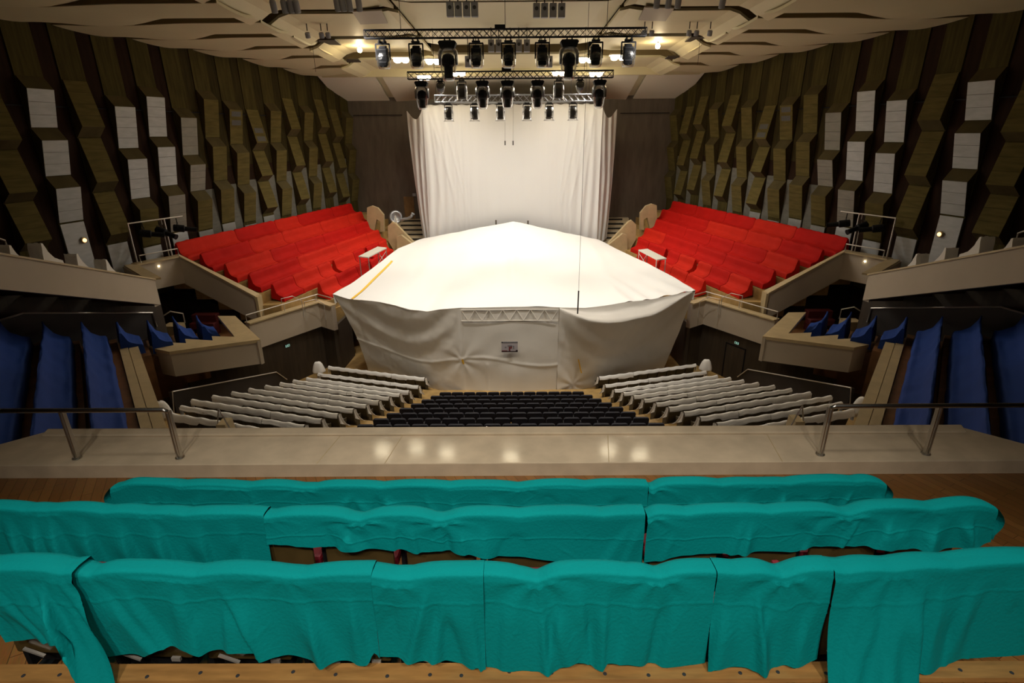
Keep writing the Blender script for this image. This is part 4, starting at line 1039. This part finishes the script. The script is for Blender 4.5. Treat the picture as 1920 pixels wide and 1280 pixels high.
# black rope hanging before the tent
a, b = at_y(1083, 588, 23.6), at_y(1085, 545, 23.6); top = V((a.x, 23.6, 18.56))
o = empty('hanging_rope', top, 'thin rope with a black weight hanging from the ceiling in front of the tent', 'rope')
MB().tube([top, b], .008, 5).build('line', M['dark_grey'], o); MB().tube([b, a], .03, 8).build('weight', M['black'], o)

# ================================================================== TRUSSES AND STAGE LIGHTS
def truss(x0, x1, y, z, h, m, label, name='lighting_truss'):
    o = empty(name, ((x0+x1)/2, y, z), label, 'truss')
    mb = MB(); d = h*.8
    for dy, dz in ((-d/2, 0), (d/2, 0), (-d/2, -h), (d/2, -h)): mb.tube([(x0, y+dy, z+dz), (x1, y+dy, z+dz)], h*.075, 8)
    mb.build('chords', m, o)
    mb = MB(); n = int((x1-x0)/(h*1.0)); st = (x1-x0)/n
    for j in range(n):
        for dy in (-d/2, d/2):
            [mb.tube([(x0+st*j, y+dy, z+a), (x0+st*(j+1), y+dy, z+b)], h*.035, 5, caps=False) for a, b in ((0, -h), (-h, 0))]
        if j % 2: mb.tube([(x0+st*j, y-d/2, z-h), (x0+st*(j+1), y+d/2, z-h)], h*.04, 5, caps=False)
    for x in (x0, x1):
        for dy in (-d/2, d/2): mb.tube([(x, y+dy, z), (x, y+dy, z-h)], h*.05, 5)
    mb.build('lattice', m, o)
    mb = MB()
    for t in (.13, .5, .86):
        x = x0+(x1-x0)*t; mb.tube([(x, y, z), (x, y, 19.19 if y > 32.5 else 18.5)], .010, 5)
    mb.build('hang_cable', M['black'], o)
    mb = MB(); xm = (x0+x1)/2-.18; mb.box((xm, y, z+h*.25), (.9*h*1.6, h*.9, h*.5)); mb.build('hoist', m, o, bevel=.01)
    return o
T = []
for (pl, pr_, y, h, m, lb) in (((683, 56), (1212, 53), 22.0, .26, 'black', 'long black lattice truss with a row of stage lights, nearest of the three'),
                               ((764, 134), (1150, 133), 28.0, .30, 'black', 'black lattice truss with stage lights, middle one of the three'),
                               ((815, 178), (1112, 178), 33.0, .34, 'alu', 'silver lattice truss just above the curtain top, rearmost of the three')):
    a, b = at_y(*pl, y), at_y(*pr_, y); z = (a.z+b.z)/2; truss(a.x, b.x, y, z, h, M[m], lb); T.append((y, z-h, m))
def protos():
    P = {}
    def start(k): o = bpy.data.objects.new('stage_light', None); COL.objects.link(o); P[k] = o; return o
    def clamp(mb, z=-.10):
        for x in (-.09, .09): mb.box((x, 0, z/2-.010), (.035, .30, -z-.020)) 
        mb.box((0, 0, z), (.30, .12, .05))
    # yoke lantern
    o = start('yoke'); mb = MB(); clamp(mb); mb.build('clamp', M['black'], o)
    mb = MB(); mb.box((0, 0, -.16), (.52, .06, .05)); mb.box((-.25, 0, -.42), (.045, .06, .52)); mb.box((.25, 0, -.42), (.045, .06, .52)); mb.build('yoke', M['black'], o)
    mb = MB(); rot = Matrix.Rotation(R(12), 3, 'X'); mb.box((0, 0, -.52), (.36, .36, .44), rot); mb.box((0, -.03, -.80), (.30, .30, .16), rot); mb.box((0, .05, -.26), (.26, .24, .10), rot); bd = mb.build('barrel', M['black'], o, bevel=.03)
    mb = MB(); mb.lathe((0, -.04, -.87), [(.12, -.035), (.13, .0), (.10, .02)], 14, rot=rot); mb.build('lens', M['lens'], bd)
    mb = MB(); mb.lathe((.01, 0, -.95), [(.20, -.02), (.25, .08), (.26, .35), (.22, .48)], 12); mb.build('film_bag', M['film'], o, smooth=True)
    # moving head
    o = start('head'); mb = MB(); clamp(mb, -.08); mb.build('clamp', M['black'], o)
    mb = MB(); mb.loft([[V((x*.27, y*.20, -.08)) for x, y in ((-1, -1), (1, -1), (1, 1), (-1, 1))], [V((x*.33, y*.22, -.14)) for x, y in ((-1, -1), (1, -1), (1, 1), (-1, 1))], [V((x*.24, y*.18, -.34)) for x, y in ((-1, -1), (1, -1), (1, 1), (-1, 1))]]); mb.build('base', M['black'], o)
    mb = MB()
    for s_ in (-1, 1): mb = MB(); mb.loft([[V((s_*.20+x, y, -.34)) for x, y in ((-.05, -.1), (.05, -.1), (.05, .1), (-.05, .1))], [V((s_*.30+x, y, -.52)) for x, y in ((-.05, -.12), (.05, -.12), (.05, .12), (-.05, .12))], [V((s_*.30+x, y, -.86)) for x, y in ((-.045, -.1), (.045, -.1), (.045, .1), (-.045, .1))]]); mb.build('arm', M['dark_grey'], o)
    mb = MB(); mb.lathe((0, 0, -1.30), [(.14, 0), (.16, .02), (.16, .36), (.23, .44), (.24, .62), (.19, .76), (.08, .82)], 16); bd = mb.build('barrel', M['black'], o, smooth=False)
    mb = MB(); mb.lathe((0, 0, -1.33), [(.0, .0), (.12, .01), (.14, .05)], 16); mb.build('lens', M['lens'], bd)
    mb = MB(); mb.lathe((0, 0, -1.38), [(.17, -.01), (.24, .10), (.30, .50), (.36, .62), (.36, .95), (.30, 1.05)], 14); mb.build('film_bag', M['film'], o, smooth=True)
    # box lamp
    o = start('boxlamp'); mb = MB(); clamp(mb, -.06); mb.build('clamp', M['black'], o)
    mb = MB(); mb.box((0, 0, -.12), (.46, .06, .05)); mb.box((-.22, 0, -.35), (.04, .06, .45)); mb.box((.22, 0, -.35), (.04, .06, .45)); mb.build('yoke', M['dark_grey'], o)
    mb = MB(); mb.box((0, 0, -.52), (.34, .34, .62)); mb.box((0, -.02, -.86), (.40, .40, .08)); bd = mb.build('barrel', M['dark_grey'], o, bevel=.03)
    mb = MB(); mb.lathe((0, 0, -.93), [(.0, .0), (.14, .005), (.15, .035)], 14); mb.build('lens', M['lens'], bd)
    mb = MB(); mb.lathe((0, 0, -1.0), [(.34, -.02), (.26, .06), (.28, .45), (.25, .7)], 12); mb.build('film_bag', M['film'], o, smooth=True)
    # par can
    o = start('par'); mb = MB(); clamp(mb, -.06); mb.build('clamp', M['black'], o)
    mb = MB(); mb.tube([(-.2, 0, -.36), (-.2, 0, -.10), (.2, 0, -.10), (.2, 0, -.36)], .02, 6); mb.build('yoke', M['black'], o)
    mb = MB(); rot = Matrix.Rotation(R(62), 3, 'X'); mb.lathe((0, .02, -.36), [(.10, -.22), (.16, -.12), (.19, .0), (.20, .18), (.18, .18)], 16, rot=rot); bd = mb.build('can', M['dark_grey'], o)
    mb = MB(); mb.lathe((0, -.10, -.31), [(.0, .02), (.15, .015), (.17, .0)], 16, rot=rot); mb.build('lens', M['lens'], bd)
    mb = MB(); mb.lathe((0, 0, -.66), [(.05, -.03), (.16, .10), (.22, .30), (.18, .45)], 12); mb.build('film_bag', M['film'], o, smooth=True)
    return P
P = protos(); used = set()
kinds = {'yoke': 'yoke lantern', 'head': 'moving-head light', 'boxlamp': 'boxy wrapped light', 'par': 'small round light'}
def place(kind, x, y, z, sc, label, grp):
    o = P[kind]
    if kind in used: o = copy_tree(P[kind], (x, y, z))
    else: used.add(kind); o.location = (x, y, z)
    o.scale = (sc, sc, sc); tag(o, label, 'stage light', grp)
fx = [(0, [(715, 'yoke'), (778, 'yoke'), (838, 'head'), (892, 'yoke'), (953, 'yoke'), (1017, 'yoke'), (1068, 'head'), (1118, 'yoke'), (1180, 'yoke')], .98, .98),
      (1, [(789, 'head'), (825, 'par'), (865, 'boxlamp'), (904, 'head'), (951, 'head'), (1008, 'head'), (1048, 'boxlamp'), (1088, 'par'), (1125, 'head')], .92, .95),
      (2, [(840, 'boxlamp'), (889, 'boxlamp'), (938, 'boxlamp'), (988, 'boxlamp'), (1030, 'boxlamp'), (1075, 'boxlamp')], .95, .95)]
tn = ['nearest', 'middle', 'rearmost']
for ti, L, s1, s2 in fx:
    y, z, m = T[ti]
    for j, (px, kd) in enumerate(L):
        x = at_y(px, (60, 140, 185)[ti], y).x
        place(kd, x, y, z-.022, s1, 'black %s in clear film, %s from the left on the %s truss' % (kinds[kd], ORD[j], tn[ti]), 'stage lights on the %s truss' % tn[ti])
# speaker cabinets on the ceiling
def cz(y):
    for y0, y1, zz in [(16.8, 22.6, 18.6), (23.4, 32.4, 18.55), (33.9, 39.2, 18.1)]:
        if y < y1+.7: return zz-.16*max(0, min(1, (y-y0)/(y1-y0)))
    return 17.9
def cabinet(px, py, z, w_, h, label):
    p = at_z(px, py, z); o = empty('speaker_cabinet', p, label, 'loudspeaker', 'grey speaker cabinets under the ceiling')
    MB().box((p.x, p.y, p.z), (w_, w_*.9, h)).build('cabinet', M['speaker'], o, bevel=.015)
    MB().lathe((p.x, p.y-w_*.45, p.z+.05), [(w_*.26, -.005), (w_*.26, .012), (w_*.18, .014), (w_*.08, .006)], 12, rot=Matrix.Rotation(R(90), 3, 'X')).build('driver', M['dark_grey'], o)
    MB().tube([(p.x, p.y, p.z+h/2), (p.x, p.y, cz(p.y)-.015)], .02, 6).build('bracket', M['black'], o)
for j, px in enumerate((844, 859, 875, 890)): cabinet(px, 18, 18.0, .24, .44, 'grey speaker cabinet above the front truss, %s of the left four' % ORD[j])
for j, px in enumerate((1006, 1021, 1037, 1053)): cabinet(px, 20, 18.0, .24, .44, 'grey speaker cabinet above the front truss, %s of the right four' % ORD[j])
for j, px in enumerate((921, 935, 973, 988)): cabinet(px, 86, 17.72, .27, .5, 'grey speaker cabinet between the middle lights, %s from the left' % ORD[j])
for j, px in enumerate((878, 893, 1015, 1030)): cabinet(px, 116, 17.3, .30, .5, 'small grey speaker cabinet above the second truss, %s from the left' % ORD[j])
# grey cylinder spots in the ceiling slots
def can(px, py, z, label, tilt=18, k=1.0):
    p = at_z(px, py, z); o = empty('ceiling_spot', p, label, 'spotlight', 'grey cylinder spots in the ceiling slots')
    rot = Matrix.Rotation(R(tilt), 3, 'X')
    MB().lathe(p, [(.09, -.20*k), (.105, -.18*k), (.105, .14*k), (.07, .20*k)], 14, rot=rot).build('casing', M['speaker'], o)
    MB().lathe(p, [(.0, -.185*k), (.085, -.19*k), (.09, -.202*k)], 14, rot=rot).build('lens', M['lens'], o)
    MB().tube([p+V((0, 0, .16)), (p.x, p.y, 18.55)], .02, 6).build('stem', M['black'], o)
for j, px in enumerate((513, 533, 545, 556)): can(px, 12, 18.05, 'grey cylinder spot in the ceiling slot, upper left cluster, %s from the left' % ORD[j])
for j, px in enumerate((632, 643, 655, 673)): can(px, 9, 18.15, 'grey cylinder spot left of the ceiling panel, %s from the left' % ORD[j])
for j, px in enumerate((1232, 1254, 1272, 1355)): can(px, 3, 18.12, 'grey cylinder spot right of the ceiling panel, %s from the left' % ORD[j])
for j, px in enumerate((577, 603, 615)): can(px, 66, 17.95, 'small grey spot beside the left dark hatch, %s from the left' % ORD[j], k=.55)
for j, px in enumerate((1208, 1222, 1292, 1306, 1331)): can(px, 62, 17.95, 'small grey spot beside the right dark hatch, %s from the left' % ORD[j], k=.55)
# thin cables hanging from the ceiling
for j, (px, y0, Y) in enumerate(((592, 130, 30.0), (1607, 120, 30.0), (626, 60, 24.5), (1312, 55, 24.5))):
    if j < 2:
        p = at_y(px if j == 0 else 1308, 135 if j == 0 else 122, Y)
        tag(MB().tube([p, (p.x, p.y, 18.4)], .010, 5).build('ceiling_cable', M['black']), 'thin dark cable hanging from the ceiling, %s of the trusses' % ('left', 'right')[j], 'cable')

# ================================================================== TEAL SHEETS AND THE SEATS UNDER THEM
ROWY = {1: 2.20, 2: 3.00, 3: 3.80}; ROWZ = {1: 11.91, 2: 11.65, 3: 11.31}; ROWPX = {1: 1052, 2: 946, 3: 896}
CURV = {1: .010, 2: .008, 3: .006}
def xr(px, r): return at_y(px, ROWPX[r], ROWY[r]).x
def hemz(px, py, r): return at_y(px, py, ROWY[r]-.05).z
def pw(pts, x):
    if x <= pts[0][0]: return pts[0][1]
    for (a, p), (b, q) in zip(pts[:-1], pts[1:]):
        if x <= b: t = (x-a)/(b-a); t = t*t*(3-2*t); return p+(q-p)*t
    return pts[-1][1]
def teal_sheet(r, px0, px1, hem, label, dips=(), folds=10, seed=0, off=0.0, tilt=0.0, frontdrop=.25, endl=None, endr=None, hemx=0.0, amp=1.0, ex=(), flare=()):
    x0, x1 = xr(px0, r), xr(px1, r); Z0 = ROWZ[r]; Y0 = ROWY[r]; th = .10
    H = [(xr(p, r), hemz(p, y, r)) for p, y in hem]
    D = [(xr(p, r), d, w_) for p, d, w_ in dips]
    rr = random.Random(seed*31+r)
    Fd = []
    for i in range(folds):
        Fd.append((rr.uniform(x0, x1), rr.uniform(-.35, .35), rr.uniform(.012, .05), rr.uniform(.006, .022)*amp, rr.uniform(.05, .45), rr.choice((-1, 1, 1))))
    FineN = []
    for i in range(int(folds*2.2)):
        FineN.append((rr.uniform(x0, x1), rr.uniform(-.9, .9), rr.uniform(.004, .010), rr.uniform(.0015, .005), rr.uniform(.0, .6), rr.uniform(.15, .5)))
    FL = [(xr(p, r), q) for p, q in flare] or [(0, 0)]
    EX = [(xr(a, r), xr(b, r), am, w_, sg) for a, b, am, w_, sg in ex]
    nu = int((x1-x0)/.0125); vb = 64
    def zt(x):
        z = Z0-.018*(1-abs(math.cos(math.pi*(x+.12)/.56)))**1.5+.010*fbm(x*1.2, seed)
        for c, d, w_ in D: z -= d*math.exp(-abs((x-c)/w_)**1.5)
        if endl: z -= endl*max(0, 1-(x-x0)/.22)**2
        if endr: z -= endr*max(0, 1-(x1-x)/.22)**2
        return z
    def fn(x, v):
        yc = Y0+CURV[r]*x*x; zt_ = zt(x); hz = max(pw(H, x), {1: 11.302}.get(r, 0))+.008*abs(fbm(x*9, seed, 2))
        dipn = sum(d*math.exp(-abs((x-c)/(w_*1.3))**2) for c, d, w_ in D)
        if v <= 1:                    # hanging back, from the hem (0) up to the shoulder (1)
            z = hz+(zt_-.035-hz)*v; d = 1-v
            f = .014*fbm(x*2.3+seed, z*2.5)+.012*d*fbm(x*5+seed*3, z*1.2+5)
            for c, sl, w_, a, v0, sg in Fd:
                k = d-v0
                if k > -.1:
                    q = (x-c-sl*d*.5)/(w_*(.6+1.1*d))
                    if abs(q) < 3.2: f += sg*a*sstep(-.1, .35, k)*(math.exp(-q*q) if q < 0 else math.exp(-q*q*.35))*(1+.8*d)
            for xa, xb, am, w_, sg in EX:
                q = (x-(xa+(xb-xa)*min(1.1, d*1.05)))*sg/w_
                if -3 < q < 1.2: f += .7*am*sstep(.0, .55, d)*(math.exp(-q*q*.6) if q < 0 else math.exp(-q*q*14))
            for c, sl, w_, a, v0, ln in FineN:
                k = d-v0
                if 0 < k < ln:
                    q = (x-c-sl*k*.6)/w_
                    if abs(q) < 3: f += a*math.sin(math.pi*k/ln)*math.exp(-q*q)
            f += .004*math.exp(-((z-(zt_-.17-.02*math.sin(x*1.3)))/.006)**2)            # cross crease from folding
            f += dipn*.35*math.exp(-d*5)
            for c, dd, w_ in D:        # tension rays from the dips
                an = math.atan2(x-c, d*.5+.06); f += .012*math.sin(an*9)*math.exp(-((x-c)/.28)**2)*math.exp(-d*2.2)*dd/.04*.6
            f = max(f, -.008)
            yb = yc-.014-off-tilt*d-f-.02*d*d-pw(FL, x)*d*d
            return V((x+hemx*d, yb, z))
        t = v-1                        # over the top and down the seat side
        if t <= .5:
            an = math.pi*t/.5
            rz = .035
            if t < .14: return V((x, yc-.012-off+.035*(1-math.cos(an*1.8))*.5, zt_-.035+rz*math.sin(min(math.pi/2, an*1.8))+off*.5))
            u = (t-.14)/.36
            return V((x, yc+.012+(th-.012)*u, zt_+off*.5+.004*fbm(x*4, u*2, seed)-.012*u*u-dipn*.2*u))
        u = (t-.5)/.5
        return V((x, yc+th+.015+.03*u, zt_-.012-dipn*.2-.02-frontdrop*u+.01*fbm(x*3, 4, seed)))
    vs_ = lin(0, 1, vb)+[1+q for q in (.02, .045, .07, .10, .14, .2, .28, .38, .5, .56, .7, .85, 1.0)]
    mb = MB(); mb.grid(fn, lin(x0, x1, nu), vs_)
    for flag, xx, sg in ((endl, x0, -1), (endr, x1, 1)):       # closed, rounded row ends
        if flag:
            def en(a, b):
                b0, b1 = fn(xx, 1.14), fn(xx, 1.5); p = b0.lerp(b1, a); lowz = pw(H, xx)
                z = p.z+(lowz-p.z)*b; return V((xx+sg*(.05*math.sin(math.pi*min(1, b*1.2))+.015*math.sin(a*9+b*3)*b+.03*b), fn(xx, .99).y*(1-a)+(p.y)*a if a < .05 else p.y-.0, z))
            mb.grid(en, lin(0, 1, 9), lin(0, 1, 14))
    o = mb.build('dust_sheet', M['teal'], smooth=True)
    return tag(o, label, 'dust sheet', 'teal sheets on the balcony seats')
# seats first
def balcony_seat():
    o = bpy.data.objects.new('balcony_chair', None); COL.objects.link(o)
    mb = MB(); mb.loft([[V((x*.235, y, z)) for x, y in ((-1, .022), (1, .022), (1, .052), (-1, .052))] for z in (.30, .60)]+[[V((x*.235, y, .895)) for x, y in ((-1, .012), (1, .012), (1, .042), (-1, .042))]])
    mb.build('backrest', M['seat_wood'], o, bevel=.012)
    mb = MB(); mb.box((0, .072, .58), (.42, .034, .36)); mb.build('back_cushion', M['red_pad'], o, bevel=.02)
    mb = MB(); mb.box((0, .36, .41), (.46, .44, .10)); mb.build('seat', M['red_pad'], o, bevel=.03)
    mb = MB(); mb.box((-.275, .27, .585), (.045, .34, .035)); mb.build('armrest', M['red_pad'], o, bevel=.01)
    mb = MB(); mb.box((-.275, .20, .34), (.03, .22, .48)); mb.box((-.275, .22, .02), (.08, .34, .04)); mb.box((0, .14, .24), (.40, .10, .14)); mb.build('stand', M['black'], o)
    mb = MB(); mb.box((-.10, .0, .335), (.12, .015, .012), Matrix.Rotation(R(25), 3, 'Y')); mb.build('bracket', M['pale_metal'], o); mb = MB(); mb.box((.16, .0, .325), (.05, .015, .025)); mb.build('bracket', M['pale_metal'], o)
    return o
seat0 = balcony_seat(); first = True
for r, x0, x1, fl_ in ((1, -2.85, 2.95, 10.96), (2, -3.55, 3.35, 10.70), (3, -3.12, 3.05, 10.36)):
    n = int((x1-x0)/.56); rn = {1: 'nearest', 2: 'middle', 3: 'front'}[r]
    for j in range(n):
        x = x0+.28+.56*j+(x1-x0-.56*n)/2
        if first: o = seat0; first = False
        else: o = copy_tree(seat0, (0, 0, 0))
        o.location = (x, ROWY[r]+CURV[r]*x*x, fl_); o.rotation_euler = (0, 0, math.atan(2*CURV[r]*x))
        tag(o, 'red padded seat under the teal sheets, %s balcony row, %s from its left end' % (rn, ORD[j]), 'theatre seat', 'seats under the teal sheets')
# row 3, beside the parapet
teal_sheet(3, 188, 1217.3, [(188, 975), (700, 975), (1222, 975)], 'teal dust sheet along the front balcony row, long one reaching its left end', dips=[(430, .012, .25), (560, .02, .12), (980, .012, .2)], folds=26, seed=1, endl=.05, amp=.7)
teal_sheet(3, 1217.8, 1676, [(1210, 975), (1676, 965)], 'teal dust sheet on the right end of the front balcony row', dips=[(1224, .035, .05), (1440, .01, .2)], folds=16, seed=2, off=.008, endr=.06, amp=.8)
# row 2
teal_sheet(2, -150, 488.2, [(-150, 1105), (200, 1095), (498, 1085)], 'teal dust sheet hanging low with deep folds, left part of the middle balcony row', dips=[(60, .015, .1), (260, .012, .1)], folds=6, seed=3, off=.004, amp=.8,
           ex=[(-20, 10, 0.085, .07, 1), (30, 49, 0.085, .07, 1), (64, 94, 0.102, .09, 1), (129, 156, 0.093, .09, 1), (203, 225, 0.085, .08, 1), (274, 296, 0.085, .08, 1), (358, 371, 0.060, .08, 1), (429, 437, 0.043, .07, 1)])
teal_sheet(2, 488.8, 1211, [(486, 1026), (650, 1030), (745, 1030), (785, 1037), (840, 1034), (960, 1046), (1060, 1054), (1211, 1058)], 'short teal dust sheet in the middle row with seat backs showing below it',
           dips=[(672, .035, .09), (828, .035, .10), (500, .012, .1)], folds=10, seed=4, off=.010, amp=.9,
           ex=[(740, 735, .03, .06, 1), (770, 778, .03, .05, 1), (860, 868, .025, .07, 1), (1195, 1140, .03, .10, -1), (1205, 1178, .025, .06, -1)])
teal_sheet(2, 1216, 1900, [(1216, 1060), (1290, 1046), (1370, 1042), (1420, 1040), (1510, 1042), (1545, 1036), (1700, 1034), (1790, 1042), (1900, 1036)], 'teal dust sheet on the right part of the middle balcony row',
           dips=[(1216, .03, .04), (1600, .035, .10), (1765, .012, .15)], folds=12, seed=5, off=.006, endr=.05, amp=.9,
           ex=[(1400, 1380, .03, .06, -1), (1420, 1402, .025, .05, -1), (1560, 1530, .025, .07, -1), (1620, 1600, .03, .05, -1), (1700, 1660, .03, .08, -1), (1790, 1762, .035, .08, -1), (1850, 1846, .035, .06, 1)])
# row 1, nearest the camera
teal_sheet(1, 108, 693.7, [(108, 1250), (220, 1235), (250, 1222), (330, 1222), (345, 1226), (450, 1224), (456, 1234), (600, 1240), (670, 1243), (684, 1228), (700, 1245)], 'teal dust sheet on the nearest row, left of the centre, with a stepped hem',
           dips=[(140, .02, .06), (330, .012, .2), (525, .018, .15)], folds=8, seed=6, off=.004, amp=.8,
           ex=[(150, 240, .05, .10, 1), (200, 262, .045, .08, 1), (316, 342, .035, .08, 1), (390, 455, .04, .05, -1), (551, 581, .03, .09, 1), (640, 672, .03, .07, 1), (480, 490, .015, .08, 1)])
teal_sheet(1, 694.2, 905.7, [(690, 1236), (720, 1236), (800, 1238), (878, 1250), (890, 1244), (902, 1266), (915, 1267)], 'narrow teal dust sheet on the nearest row just left of its centre', dips=[(735, .02, .12)], folds=5, seed=7, off=.012,
           ex=[(797, 797, .022, .08, 1), (740, 735, .02, .06, -1), (870, 893, .03, .06, 1)])
teal_sheet(1, 906.2, 1347.7, [(905, 1262), (952, 1264), (1025, 1258), (1085, 1240), (1100, 1244), (1138, 1256), (1150, 1242), (1260, 1252), (1352, 1252)], 'teal dust sheet across the centre of the nearest row, top edge dipping twice',
           dips=[(1008, .042, .07), (1240, .034, .07), (1100, -.004, .2)], folds=8, seed=8, off=.004,
           ex=[(1013, 1026, .03, .07, 1), (1064, 1035, .035, .07, -1), (1090, 1108, .03, .05, 1), (1142, 1138, .035, .05, 1), (1205, 1176, .025, .08, -1), (1290, 1262, .025, .09, -1), (950, 940, .02, .08, -1)])
teal_sheet(1, 1348.2, 1571.7, [(1346, 1252), (1360, 1244), (1480, 1250), (1560, 1244), (1590, 1240)], 'teal dust sheet on the nearest row, between the central one and the floor-length one', dips=[(1478, .045, .08)], folds=6, seed=9, off=.012,
           ex=[(1379, 1353, .03, .06, -1), (1475, 1441, .03, .08, -1), (1560, 1520, .03, .08, -1)])
teal_sheet(1, 1572.2, 2010, [(1572, 1292), (1590, 1300), (1655, 1288), (1670, 1296), (1742, 1262), (1750, 1252), (1800, 1268), (1850, 1258), (1900, 1250), (2010, 1250)], 'teal dust sheet at the right end of the nearest row, hanging down to the floor', dips=[(1690, .022, .12), (1590, .01, .1)], folds=14, seed=10, off=.022, amp=1.1, tilt=.02, flare=[(1560, .10), (1600, .12), (1660, .10), (1735, .10), (1765, .0)],
           ex=[(1640, 1600, .03, .08, -1), (1700, 1668, .035, .09, -1), (1752, 1745, .05, .06, 1), (1800, 1772, .035, .08, -1), (1865, 1832, .04, .10, -1), (1920, 1890, .035, .09, -1)])
teal_sheet(1, -110, 122, [(-110, 1215), (-20, 1205), (30, 1190), (48, 1195), (62, 1240), (75, 1276), (122, 1276)], 'rumpled teal dust sheet at the left end of the nearest row, trailing onto the floor', dips=[(95, .02, .06)], folds=10, seed=11, off=.030, amp=1.1, hemx=.16, tilt=.03, flare=[(45, .0), (70, .07), (122, .09)],
           ex=[(-60, -20, .04, .09, 1), (10, 30, .045, .08, 1), (48, 62, .05, .07, 1), (90, 100, .035, .06, 1)])
